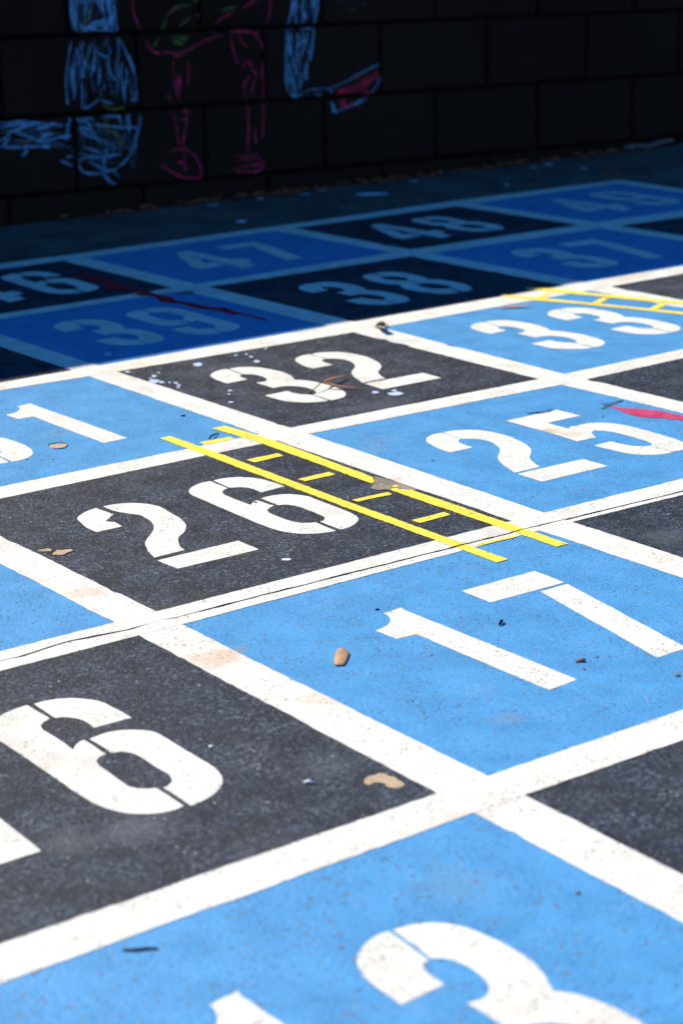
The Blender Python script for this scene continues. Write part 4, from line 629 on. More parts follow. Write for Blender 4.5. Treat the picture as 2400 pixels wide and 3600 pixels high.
BLUE_STAINS = [(.0168, .4532, .03, .02, .4), (.132, .118, .03, .022, .22), (-.13, -.12, .05, .05, .15), (.3, 1.42, .05, .02, .15)]
M = dict(white=mat_white(), blue=mat_blue(), black=mat_black(), yellow=mat_yellow(), concrete=mat_concrete(),
         patch=mat_concrete('exposed_concrete', (.40, .30, .19), (.28, .20, .12)), wall=mat_wall(),
         stick=mat_plain('weathered_stick', (.045, .024, .030), .95, .4, 200, 0.0), mortar=mat_plain('black_painted_mortar', (.006, .004, .003), .9, .3, 60, .02), worn=mat_concrete('worn_concrete', (.24, .205, .155), (.15, .125, .09)), olive=mat_concrete('mossy_concrete', (.16, .14, .09), (.1, .09, .06)),
         red=mat_brushed('red_snake_paint', (.38, .04, .095), (.30, .022, .06)), darkred=mat_brushed('dark_red_snake_paint', (.42, .005, .010), (.30, .004, .008)),
         drip=mat_plain('pale_paint_drip', (.36, .42, .52), .5, .12, 60), splot=mat_plain('white_paint_splash', (.70, .75, .85), .5, .1, 60),
         leaf=mat_plain('dry_leaf', (.38, .215, .11), .6, .3, 120), leaf2=mat_plain('orange_dry_leaf', (.36, .15, .06), .55, .3, 150),
         dark=mat_plain('dark_twig', (.010, .006, .008), .95, .3, 200, 0.0), brown=mat_plain('brown_crumb', (.13, .07, .04), .75, .4, 300),
         litter=mat_plain('brown_leaf_litter', (.34, .075, .02), .7, .6, 70), bark=mat_plain('pale_bark', (.12, .085, .08), .75, .4, 60),
         pale=mat_plain('white_chip', (.55, .54, .52), .6, .1, 200), ink=mat_plain('black_marker', (.012, .012, .016), .5, .2, 90))
CHM = dict(b=mat_chalk('blue_chalk', (.20, .48, .76), .95), y=mat_chalk('yellow_chalk', (.48, .42, .05), .75), p=mat_chalk('pink_chalk', (.85, .045, .14), 1.1),
           r=mat_chalk('red_chalk', (.85, .03, .09), .9), g=mat_chalk('green_chalk', (.13, .26, .06), .6), c=mat_chalk('faint_blue_chalk', (.22, .46, .68), .75), w=mat_chalk('white_chalk', (.35, .36, .42), .35))

# ------------------------------------------------------------------ ground
def jv(u): return interp([(p[0], p[1]) for p in SHAPE['joint'][0]], u) if -0.27 < u < .84 else .58576-.0159*u
def joint_edge(u, side):
    w = .0009*noise.noise(Vector((u*60, side*3, 1)))+.0016*noise.noise(Vector((u*17, side*7, 4)))
    return jv(u)+side*.0020+w
def slab(name, near):
    bm = bmesh.new()
    us = [-14+0.02*i for i in range(0, 1) ]
    us = [-14, -8, -4, -2]+[-1.4+.01*i for i in range(int(5.4/.01))]+[5, 8, 14]
    edge = [(u, joint_edge(u, -1 if near else 1)) for u in us]
    far = -16 if near else WALL_Y+.6
    top = [bm.verts.new((u, v, 0)) for u, v in edge]; bot = [bm.verts.new((u, v, -.025)) for u, v in edge]
    end = [bm.verts.new((u, far, 0)) for u, v in edge]
    for i in range(len(us)-1):
        if near:
            bm.faces.new((end[i], end[i+1], top[i+1], top[i])); bm.faces.new((top[i], top[i+1], bot[i+1], bot[i]))
        else:
            bm.faces.new((top[i], top[i+1], end[i+1], end[i])); bm.faces.new((bot[i], bot[i+1], top[i+1], top[i]))
    o = link(name, bm, M['concrete']); tag(o, kind='structure'); return o
slab('pavement', True); slab('pavement', False)
bm = bmesh.new()
bmesh.ops.create_grid(bm, x_segments=8, y_segments=8, size=200, matrix=Matrix.Translation((0, 0, -.026)))
tag(link('ground', bm, M['dark'] if False else mat_plain('dirt_ground', (.07, .055, .045), .9, .4, 3)), kind='structure')

# ------------------------------------------------------------------ the painted board
def add_line(d, k, e, pl): d[(k, e)] = pl
for e in (0, 1):
    off = (-.029, .025)[e]
    for k in (-1, -2):
        UEDGE[(k, e)] = [(-2, .59*k+off), (4, .59*k+off-.002)]
        VEDGE[(k, e)] = [(-2, .60*k+.045+off), (4, .60*k-.03+off)]
    VEDGE[(5, e)] = [(-2, 3.10+off), (2.0, 2.935+off), (2.65, 2.908+off), (2.95, 2.908+off)]
def ue(k, e, u): return interp(UEDGE[(k, e)], u)
def ve(k, e, v): return interp(VEDGE[(k, e)], v)
def corner(i, e_u, j, e_v):
    """meeting of column line i (edge e_u) and row line j (edge e_v)"""
    u, v = .6*i, .59*j
    for _ in range(6):
        v = ue(j, e_v, u); u = ve(i, e_u, v)
    return u, v
def number(i, j): return {-2: 3+i, -1: 12-i, 0: 17+i, 1: 26-i, 2: 31+i, 3: 40-i, 4: 45+i}[j]
SHOWN = {13: '13', 16: '16', 17: '17', 25: '25', 26: '26', 31: '31', 32: '32', 33: '33', 37: '37', 38: '38', 39: '39', 46: '46', 47: '47', 48: '48', 49: '49'}
def row_line_name(j):
    return {-2: 'along the near end of the board', -1: 'below the square numbered 13', 0: 'between 16 and 17 on one side and 13 on the other', 1: 'split lengthwise by a dark crack, just below 26 and 25',
            2: 'just below the squares numbered 31, 32 and 33', 3: 'along the shadow edge, just above the square numbered 32',
            4: 'in shade just below the squares numbered 46, 47 and 48', 5: 'along the far end, beyond 47, 48 and 49'}[j]
def col_line_name(i):
    return {-2: 'along the left end of the board', -1: 'left of the square numbered 16', 0: 'from between 13 and 12 up between 16 and 17', 1: 'left of the squares numbered 25, 32 and 39',
            2: 'left of the squares numbered 33, 38 and 47', 3: 'left of the squares numbered 37 and 48', 4: 'left of the square numbered 49', 5: 'right of the square numbered 49'}[i]
Z_FIELD, Z_COL, Z_ROW, Z_TOP = .0005, .0009, .0011, .0015

def band(e0, e1, t0, t1, z, swap, seed, step=.006, amp=.0012, rough=1.0):
    bm = bmesh.new(); n = int((t1-t0)/step); prev = None
    for k in range(n+1):
        t = t0+(t1-t0)*k/n
        a = e0(t)+amp*(noise.noise(Vector((t*70, seed, 0)))+1.0*noise.noise(Vector((t*13, seed, 5)))); b = e1(t)+amp*(noise.noise(Vector((t*70, seed, 9)))+1.0*noise.noise(Vector((t*13, seed, 14))))
        for s, q in ((1, 0), (-1, 1)):       # little bites out of the paint edge
            c = noise.noise(Vector((t*31, seed+40*q, 3)))
            bite = max(0, c-.42)*.012*rough
            if q == 0: a += bite
            else: b -= bite
        pa, pb = ((t, a), (t, b)) if not swap else ((a, t), (b, t))
        va, vb = bm.verts.new((*pa, z)), bm.verts.new((*pb, z))
        if prev:
            f = (prev[0], va, vb, prev[1]) if not swap else (prev[0], prev[1], vb, va)
            bm.faces.new(f)
        prev = (va, vb)
    return bm

for j in range(-2, 6):
    if j == 1:
        root = empty('painted_line', (.5, .59, 0))
        link('line_half', band(lambda u: ue(1, 0, u), lambda u: joint_edge(u, -1), -1.25, 2.93, Z_ROW, False, 11.0, rough=.4), M['white'], root)
        link('line_half', band(lambda u: joint_edge(u, 1), lambda u: ue(1, 1, u), -1.25, 2.93, Z_ROW, False, 12.0, rough=.4), M['white'], root)
        o = root
    else:
        bm = band(lambda u: ue(j, 0, u), lambda u: ue(j, 1, u), -1.25, 2.93, Z_ROW, False, 20.0+j, rough=1.0 if j > 2 else .6)
        o = link('painted_line', bm, M['white'], None, (.5, .59*j, 0))
    tag(o, 'white painted line '+row_line_name(j), 'painted line', 'white lines of the painted board')
for i in range(-2, 6):
    if i in (0, 1, 2, -1, -2, 3, 4, 5):
        root = empty('painted_line', (.6*i, 1.0, 0))
        # the slab joint cuts every column line as well
        uj = ve(i, 0, .58)
        cut = jv(uj)
        for a, b in ((-1.25, cut-.002), (cut+.002, 2.86)):
            link('line_half', band(lambda v: ve(i, 0, v), lambda v: ve(i, 1, v), a, b, Z_COL, True, 40.0+i+a, rough=1.5 if i > 1 else .7), M['white'], root)
        tag(root, 'white painted line '+col_line_name(i), 'painted line', 'white lines of the painted board')

def place(g, p):
    tx, ty, th, sx, sy = p; c, s = math.cos(th), math.sin(th)
    return [[(x*sx*c-y*sy*s+tx, x*sx*s+y*sy*c+ty) for x, y in poly] for poly in GLYPH[g]]
SQUARE = {}
CN = {'0': 'zero', '1': 'one', '2': 'two', '3': 'three', '4': 'four', '5': 'five', '6': 'six', '7': 'seven', '8': 'eight', '9': 'nine'}
# a zero is only needed on squares out of the picture: the ring of the stencil
GLYPH['0'] = [[(.063+.063*math.cos(a), .15+.15*math.sin(a)) for a in [math.pi*(.53+.94*k/12) for k in range(13)]]+[(.063+.024*math.cos(a), .15+.10*math.sin(a)) for a in [math.pi*(1.44-.88*k/12) for k in range(13)]],
              [(.063+.063*math.cos(a), .15+.15*math.sin(a)) for a in [math.pi*(-.47+.94*k/12) for k in range(13)]]+[(.063+.024*math.cos(a), .15+.10*math.sin(a)) for a in [math.pi*(.44-.88*k/12) for k in range(13)]]]
for j in range(-2, 5):
    for i in range(-2, 5):
        n = number(i, j); blue = (i+j) % 2 == 0
        cs = [corner(i, 1, j, 1), corner(i+1, 0, j, 1), corner(i+1, 0, j+1, 0), corner(i, 1, j+1, 0)]
        cx, cy = sum(c[0] for c in cs)/4, sum(c[1] for c in cs)/4
        root = empty('painted_square', (cx, cy, 0)); SQUARE[n] = root
        cname = 'light blue' if blue else 'black'
        if n in SHOWN: lab = f'{cname} painted square with the white stencilled number {n}'
        else:
            near = {27: 'left of the square numbered 26', 24: 'right of the square numbered 25', 18: 'right of the square numbered 17', 12: 'right of the square numbered 13', 34: 'right of the square numbered 33', 36: 'right of the square numbered 37', 40: 'left of the square numbered 39', 15: 'left of the square numbered 16', 14: 'left of the square numbered 13', 30: 'left of the square numbered 31', 45: 'left of the square numbered 46'}
            lab = f'{cname} painted square '+near.get(n, f'numbered {n}')
        tag(root, lab, 'painted square', 'painted squares of the number board')
        g = .012
        pts = []
        for (x, y), (dx, dy) in zip(cs, ((-1, -1), (1, -1), (1, 1), (-1, 1))): pts.append((x+dx*g, y+dy*g))
        if j == 1: pts[0] = (pts[0][0], jv(pts[0][0])+.008); pts[1] = (pts[1][0], jv(pts[1][0])+.008)
        bm = bmesh.new(); fill(bm, pts, Z_FIELD)
        link('paint_field', bm, M['blue' if blue else 'black'], root)
        txt = str(n)
        for q, ch in enumerate(txt):
            key = f'{n}{"ab"[q]}{ch}'
            if key in TRACED: polys = TRACED[key]
            else:
                if key in PLACE: p = PLACE[key]
                else:
                    u0 = cx-.16+.185*q if len(txt) == 2 else cx-.065
                    if ch == '1' and q == 0: u0 += .05
                    p = (u0, .59*j+.14, 0, 1, 1)
                polys = place(ch, p)
            bm = bmesh.new()
            for k, poly in enumerate(polys): paint(bm, poly, Z_COL, n+q*.37+k*.11, .0008)
            tag(link('digit', bm, M['white'], root), 'white stencilled digit '+CN[ch])

def patch(n, name, key, mat, z=.0018, amp=.001, label=None, edge=None):
    for k, poly in enumerate(SHAPE[key]):
        bm = bmesh.new(); paint(bm, poly, z, k+3.0, amp, 60, .003)
        o = link(name, bm, M[mat], SQUARE[n])
        if label: tag(o, label)
def pit(n, key, idx, label, depth=.0008, mat='patch'):
    """bare concrete where the thick paint has flaked: a rim of paint round a patch"""
    poly = SHAPE[key][idx]
    o = wobble(smooth_outline(poly, True, 60, .003), .001, 140, idx+5.0)
    bm = bmesh.new(); fill(bm, o, .0009)
    tag(link('bare_patch', bm, M[mat], SQUARE[n]), label)
    bm = bmesh.new(); c = centre(o); m = len(o)       # raised flaking rim
    ring = [(Vector((p[0], p[1], .0009)), Vector((c[0]+(p[0]-c[0])*1.0+ (p[0]-c[0])/max(.001, math.hypot(p[0]-c[0], p[1]-c[1]))*.0011, c[1]+(p[1]-c[1])+(p[1]-c[1])/max(.001, math.hypot(p[0]-c[0], p[1]-c[1]))*.0011, .0008))) for p in o]
    a = [bm.verts.new(r[0]) for r in ring]; t = [bm.verts.new(r[0]+Vector((0, 0, depth))) for r in ring]; b = [bm.verts.new(r[1]) for r in ring]
    for k in range(m):
        k2 = (k+1) % m
        bm.faces.new((a[k], t[k], t[k2], a[k2])); bm.faces.new((t[k], b[k], b[k2], t[k2]))
    link('flake_rim', bm, M['blue' if n in (31,) else 'black'], SQUARE[n])
pit(31, 'hole31', 0, 'bare round patch of pale concrete', .0016)
pit(26, 'patch26', 0, 'bare patch of tan concrete'); pit(26, 'patch26', 1, 'smaller bare patch of tan concrete')
patch(16, 'bare_patch', 'patch16', 'patch', .0009, .0012, 'bare patch of tan concrete')
patch(26, 'bare_patch', 'railpatch', 'worn', .0014, .0016, 'worn strip of bare concrete breaking the yellow rail')
patch(39, 'bare_patch', 'patch39', 'olive', .0018, .001)
for k, poly in enumerate(SHAPE['drip32']):
    bm = bmesh.new(); paint(bm, poly, .0016+.00002*k, k+1.0, .0008, 80, .004)
    tag(link('paint_drip', bm, M['drip'], SQUARE[32]), 'pale bluish white paint drip')
patch(39, 'paint_drip', 'drip39', 'drip', .0016)

# ladders
JC = .58576
def above(g): return lambda p: p[1]-joint_edge(p[0], 1)-g
def below(g): return lambda p: joint_edge(p[0], -1)-p[1]-g
def cut_paint(bm, poly, z, seed):
    out = smooth_outline(poly, True, 25, .003)
    out = wobble(out, .0013, 120, seed)
    ys = [p[1] for p in out]
    if min(ys) < JC < max(ys):
        for fn in (above(0), below(0)):
            c = clip(out, fn)
            if len(c) > 2: fill(bm, c, z)
    else: fill(bm, out, z)
lad = empty('painted_ladder', (.5, .9, 0))
tag(lad, 'yellow painted ladder with a broken rail crossing the square numbered 26', 'painted ladder', 'yellow painted ladders')
bm = bmesh.new(); cut_paint(bm, SHAPE['rail'][0], Z_TOP, 1.0); link('rail', bm, M['yellow'], lad)
bm = bmesh.new(); cut_paint(bm, SHAPE['rail'][1], Z_TOP, 2.0); cut_paint(bm, SHAPE['rail'][2], Z_TOP, 3.0); cut_paint(bm, SHAPE['flake'][0], Z_TOP, 3.5)
tag(link('rail', bm, M['yellow'], lad), 'yellow rail with a bare gap')
for k, poly in enumerate(SHAPE['rung']):
    bm = bmesh.new()
    if k == 5: poly = [(p[0], p[1]) for p in poly]
    cut_paint(bm, poly, Z_TOP, 5.0+k); link('rung', bm, M['yellow'], lad)
lad2 = empty('painted_ladder', (2.0, 1.6, 0))
tag(lad2, 'yellow painted ladder running off past the number 33', 'painted ladder', 'yellow painted ladders')
def extend(poly, a, b, d):
    """lengthen the far end of a rail that runs out of the picture"""
    pa, pb = Vector(poly[a]), Vector(poly[b]); q0, q1 = Vector(poly[a-1]), Vector(poly[(b+1) % len(poly)])
    da, db = (pa-q0).normalized(), (pb-q1).normalized()
    return [tuple(p) for p in poly[:a]]+[tuple(pa+da*d), tuple(pb+da*d)]+[tuple(p) for p in poly[b+1:]]
r1 = extend(SHAPE['rail2'][0], 4, 5, .35); r2 = extend(SHAPE['rail2'][1], 5, 6, .35)
for k, poly in enumerate((r1, r2)):
    bm = bmesh.new(); cut_paint(bm, poly, Z_TOP, 21.0+k); link('rail', bm, M['yellow'], lad2)
R2 = [list(map(tuple, p)) for p in SHAPE['rung2']]
step = Vector(centre(R2[2]))-Vector(centre(R2[1]))
for q in (1, 2): R2.append([(p[0]+step.x*q, p[1]+step.y*q) for p in SHAPE['rung2'][2]])
for k, poly in enumerate(R2):
    bm = bmesh.new(); cut_paint(bm, poly, Z_TOP, 31.0+k); link('rung', bm, M['yellow'], lad2)

# snakes
s1 = SHAPE['snake1'][0]
d = Vector(s1[8])-Vector(s1[7]); d2 = Vector((d.y, -d.x)).normalized()
ext = [tuple(Vector(s1[8])+d.normalized()*.12+d2*.01), tuple(Vector(s1[8])+d.normalized()*.25+d2*.05), tuple(Vector(s1[9])+d.normalized()*.24+d2*.05), tuple(Vector(s1[9])+d.normalized()*.12+d2*.012)]
sn = empty('painted_snake', (1.15, .9, 0))
tag(sn, 'pinkish red painted snake with a thin black forked tongue beside the number 25', 'painted snake', 'red painted snakes')
bm = bmesh.new(); paint(bm, [tuple(p) for p in s1[:9]]+ext+[tuple(p) for p in s1[9:]], Z_TOP-.0003, 3.0, .0007, 60); link('body', bm, M['red'], sn)
bm = bmesh.new()
for q, pl in enumerate(SHAPE['tongue']):
    c = smooth_outline(pl, False, 80, .004)
    for side in (1,):
        pts = []
        w = .0011
        L_, R_ = [], []
        for k, p in enumerate(c):
            dd = (c[min(k+1, len(c)-1)]-c[max(k-1, 0)]).normalized(); nn = Vector((-dd.y, dd.x))
            ww = w*(1+.5*noise.noise(Vector((p.x*200, p.y*200, q))))
            L_.append(p+nn*ww); R_.append(p-nn*ww)
        fill(bm, L_+R_[::-1], Z_TOP+.0003+q*.0003)
link('tongue', bm, M['ink'], sn)
bm = bmesh.new(); paint(bm, SHAPE['snake2'][0], Z_TOP-.0003, 8.0, .001, 60)
tag(link('painted_snake', bm, M['darkred'], None, (.85, 2.1, 0)), 'dark red wavy painted snake in the shade from 46 to 39', 'painted snake', 'red painted snakes')

# ------------------------------------------------------------------ block wall
def wall_z(k, u): return JOINT_Z+k*COURSE+TILT*(u+S0)
bm = bmesh.new()
u_lo, u_hi = -9.0, 11.0
gap = .0048
k = -1
zt = WALL_TOP
while wall_z(k, 2) < zt:
    phase = 0.0 if k % 2 == 1 else .5
    m0 = int((u_lo+S0-JOINT_U)/BLOCK)-1
    for m in range(m0, m0+int((u_hi-u_lo)/BLOCK)+2):
        ua = JOINT_U-S0+(m+phase)*BLOCK+gap; ub = ua+BLOCK-2*gap
        za, zb = wall_z(k, 0)+gap, wall_z(k+1, 0)-gap
        rng = random.Random(k*1000+m); jx = rng.uniform(-.0006, .0006)
        vs = []
        ins = .005
        for (u, z, y) in ((ua, za, .1), (ub, za, .1), (ub, zb, .1), (ua, zb, .1)): vs.append(bm.verts.new((u, WALL_Y+y, z+TILT*u)))
        mid = [bm.verts.new((u, WALL_Y+ins+jx, z+TILT*u)) for u, z in ((ua, za), (ub, za), (ub, zb), (ua, zb))]
        fr = [bm.verts.new((u, WALL_Y+jx, z+TILT*u)) for u, z in ((ua+ins, za+ins), (ub-ins, za+ins), (ub-ins, zb-ins), (ua+ins, zb-ins))]
        bm.faces.new(fr)
        for q in range(4):
            q2 = (q+1) % 4
            bm.faces.new((mid[q], mid[q2], fr[q2], fr[q])); bm.faces.new((vs[q], vs[q2], mid[q2], mid[q]))
    k += 1
ztop = wall_z(k, 0)
wall = empty('block_wall', (1.5, WALL_Y+.1, 0))
tag(wall, 'black painted concrete block wall standing along the far edge of the pavement', 'wall')
link('blocks', bm, M['wall'], wall)
bm = bmesh.new()
def box(bm, x0, x1, y0, y1, z0, z1, sh=0.0):
    v = [bm.verts.new((x, y, z+(sh*x if z == z1 else 0))) for x in (x0, x1) for y in (y0, y1) for z in (z0, z1)]
    for f in ((0, 1, 3, 2), (4, 6, 7, 5), (0, 4, 5, 1), (2, 3, 7, 6), (0, 2, 6, 4), (1, 5, 7, 3)): bm.faces.new([v[i] for i in f])
box(bm, u_lo, u_hi, WALL_Y+.014, WALL_Y+.19, -.2, ztop-.006, TILT)
link('mortar', bm, M['mortar'], wall)
bm = bmesh.new()
EDGE_V = 1.808            # the shade of the wall ends here on the pavement
box(bm, u_lo, u_hi, WALL_Y-.010, WALL_Y+.20, 1.62, (WALL_Y-.010-EDGE_V)*math.tan(EL)/SUN_AZ.y, 0)
link('coping', bm, M['wall'], wall)

# chalk drawings on the wall
def in_joint(u, z):
    t = (z-wall_z(0, u))/COURSE
    fr = t-math.floor(t)
    if fr*COURSE < .0062 or (1-fr)*COURSE < .0062: return True
    row = math.floor(t); phase = 0.0 if row % 2 == 1 else .5
    b = (u+S0-JOINT_U)/BLOCK-phase; fb = b-math.floor(b)
    return fb*BLOCK < .0055 or (1-fb)*BLOCK < .0055
NAMES = {'b': 'blue_stroke', 'y': 'yellow_stroke', 'p': 'pink_stroke', 'r': 'red_stroke', 'g': 'green_stroke', 'c': 'faint_blue_stroke', 'w': 'white_smudge'}
DRAW = [empty('chalk_drawing', (1.52, WALL_Y, .3)), empty('chalk_drawing', (1.9, WALL_Y, .3)), empty('chalk_drawing', (2.4, WALL_Y, .3))]
for o, lab in zip(DRAW, ('blue chalk scribble of a thick leg and foot with yellow dashes on the wall', 'pink chalk outline of two thin legs with green scribbles on the wall', 'blue chalk arm ending in a red filled blade shape on the wall')):
    tag(o, lab, 'chalk drawing', 'chalk drawings on the black wall')
bms = {}
for idx, (dr, col, w, pts) in enumerate(CHALK):
    bm = bms.setdefault((dr, 'b' if col == 'f' else col, idx), bmesh.new())
    c0 = smooth_outline(pts, False, 170, .004)
    fine = col == 'f'
    if fine: col = 'b'
    scribble = 1 if fine else 3 if col == 'b' else 2 if col in 'pg' else 1
    k_ = (.00018 if dr < 2 else .00016)*(.55 if fine else 1.0 if col == 'b' else 2.2 if col in 'rc' else 1.5)
    c = []; rg = random.Random(idx)
    for ps in range(scribble):                 # the hand goes to and fro
        q = c0 if ps % 2 == 0 else c0[::-1]
        q = q[int(len(q)*rg.uniform(0, .12)):max(3, int(len(q)*rg.uniform(.8, 1.0)))] if scribble > 1 else q
        amp = .0065 if col == 'b' else .002
        c += [Vector((p.x+amp*noise.noise(Vector((p.x*14, p.y*14, ps*5+idx))), p.y+amp*noise.noise(Vector((p.x*14, p.y*14, ps*5+idx+50))))) for p in q]
    c = [p for i, p in enumerate(c) if i == 0 or (p-c[i-1]).length > 1e-5]
    y0 = WALL_Y-.0011-(idx if col not in 'yr' else idx+260)*.000015
    uvl = bm.loops.layers.uv.new('UVMap'); sd = bm.verts.layers.float_vector.new('side')
    prev = None; n = len(c); flip = random.random()*9; run = 0.0; off = random.random()*7
    for i, p in enumerate(c):
        y = y0-.000015*i/n
        dd = (c[min(i+1, n-1)]-c[max(i-1, 0)]).normalized(); nn = Vector((-dd.y, dd.x))
        if i: run += (p-c[i-1]).length
        ww = w*k_*(1+.35*noise.noise(Vector((p.x*50, p.y*50, flip))))*(.6 if i in (0, n-1) else 1)
        j_ = .0016*noise.noise(Vector((p.x*35, p.y*35, flip+3)))
        a, b = p+nn*(ww+j_), p-nn*(ww-j_)
        if in_joint(p.x, p.y):
            if col == 'r' and prev:               # broken off at the joint: the rest is a piece of its own
                bm = bms.setdefault((dr, col, idx+1000*(i+1)), bmesh.new())
                uvl = bm.loops.layers.uv.new('UVMap'); sd = bm.verts.layers.float_vector.new('side')
            prev = None; continue
        va, vb = bm.verts.new((a.x, y, a.y)), bm.verts.new((b.x, y, b.y))
        va[sd] = (1, 0, 0); vb[sd] = (-1, 0, 0)
        cur = (va, vb, (run+off, ww+off), (run+off, -ww+off))
        if prev:
            f = bm.faces.new((prev[0], va, vb, prev[1]))
            for lp, u_ in zip(f.loops, (prev[2], cur[2], cur[3], prev[3])): lp[uvl].uv = u_
        prev = cur
for (dr, col, idx), bm in bms.items():
    if bm.faces: link(NAMES[col], bm, CHM[col], DRAW[dr])

# ------------------------------------------------------------------ small things lying about
def thing(name, bm, mat, loc, lab, cat, group=None, smooth=True):
    return tag(link(name, bm, M[mat], None, (loc[0], loc[1], 0), smooth), lab, cat, group)
# brown leaf on the 17 square
poly = SHAPE['leaf17'][0]; o = smooth_outline(poly, True, 50, .003); c = Vector(centre(o))
bm = bmesh.new()
rings = []
for f, z in ((1.0, .0024), (.8, .0034), (.5, .0042), (.2, .0046)):
    rings.append([bm.verts.new((c.x+(p.x-c.x)*f, c.y+(p.y-c.y)*f, z+.0007*noise.noise(Vector((p.x*160*f, p.y*160*f, 2))))) for p in o])
cv = bm.verts.new((c.x, c.y, .0046)); m = len(o)
for a, b in zip(rings[:-1], rings[1:]):
    for k in range(m): bm.faces.new((a[k], a[(k+1) % m], b[(k+1) % m], b[k]))
for k in range(m): bm.faces.new((rings[-1][k], rings[-1][(k+1) % m], cv))
un = [bm.verts.new((v.co.x, v.co.y, .0016)) for v in rings[0]]
for k in range(m): bm.faces.new((rings[0][(k+1) % m], rings[0][k], un[k], un[(k+1) % m]))
leaf = thing('dry_leaf', bm, 'leaf', c, 'flat tan brown dry leaf lying left of the digit one on square 17', 'leaf')
# twig with two leaves on the 32 square
tw = empty('leaf_sprig', (.80, 1.39, 0)); tag(tw, 'sprig of two orange needle leaves on a thin stalk lying on the number 32', 'leaf sprig')
bm = bmesh.new(); P = catmull3([(0.7994, 1.3883, .014), (.7815, 1.3766, .011), (.7677, 1.3712, .007), (.7649, 1.3748, .004), (.7587, 1.3708, .003)], 4)
tube(bm, P, [.0010+.0004*(i > len(P)-6) for i in range(len(P))]); link('stalk', bm, M['brown'], tw, smooth=True)
bm = bmesh.new(); leaf_blade(bm, [(0.7999, 1.3891, .014), (.8157, 1.3968, .013), (.8338, 1.4051, .012), (.8533, 1.4117, .010), (.8765, 1.4212, .006)], .0036, .3, seed=1); link('leaf_blade', bm, M['leaf2'], tw, smooth=True)
bm = bmesh.new(); leaf_blade(bm, [(.8015, 1.3913, .014), (.8044, 1.3846, .012), (.8088, 1.3777, .010), (.8174, 1.3619, .008), (.83, 1.3516, .006), (.8466, 1.3422, .004)], .0030, .3, seed=2); link('leaf_blade', bm, M['leaf2'], tw, smooth=True)
# narrow leaf near the second ladder, curled leaf on the shadow line
bm = bmesh.new(); leaf_blade(bm, [(1.4637, 1.7073, .003), (1.4871, 1.6994, .0045), (1.505, 1.6867, .006), (1.5168, 1.6708, .010)], .006, .3, seed=3)
thing('dry_leaf', bm, 'leaf', (1.49, 1.69), 'narrow brown dry leaf lying above the number 33 below the ladder', 'leaf')
bm = bmesh.new(); leaf_blade(bm, [(1.1728, 1.7362, .003), (1.1678, 1.7219, .007), (1.1639, 1.711, .012), (1.1482, 1.6907, .020), (1.1400, 1.6740, .026), (1.1504, 1.6834, .020), (1.1666, 1.7033, .008), (1.1982, 1.729, .003)], .007, .5, seed=4)
thing('curled_leaf', bm, 'brown', (1.165, 1.71), 'small curled brown leaf on the white line at the shadow edge', 'leaf')
# needles and sticks
def stick(pts, r, lab, mat='dark', name='pine_needle'):
    bm = bmesh.new(); P = catmull3(pts, 4); tube(bm, P, [r*(.7+.5*math.sin(math.pi*i/(len(P)-1))) for i in range(len(P))], 6)
    return thing(name, bm, mat, centre(pts), lab, 'twig')
stick([(.4719, 1.2309, .002), (.4754, 1.2331, .004), (.4823, 1.2373, .005), (.5018, 1.2513, .002)], .0012, 'black curved needle inside the top of the yellow ladder')
stick([(.5128, 1.3805, .0022), (.517, 1.3815, .0026), (.5211, 1.3826, .0022)], .0012, 'tiny black needle right of the digit one on square 31')
stick([(.9522, 1.0324, .002), (.9632, 1.0238, .003), (.9762, 1.0187, .003), (.9977, 1.0232, .002)], .0009, 'thin black needle touching the top of the digit five on square 25')
stick([(-.4085, -.0445, .0017), (-.400, -.0515, .0019), (-.392, -.0550, .0019), (-.3845, -.0605, .0017)], .0011, 'dark stick lying on the nearest blue square left of its number', 'stick', 'small_stick')
stick([(.297, .3255, .002), (.3026, .3287, .004), (.308, .333, .003)], .0016, 'short dark stick between the digits one and seven of 17', 'dark', 'small_stick')
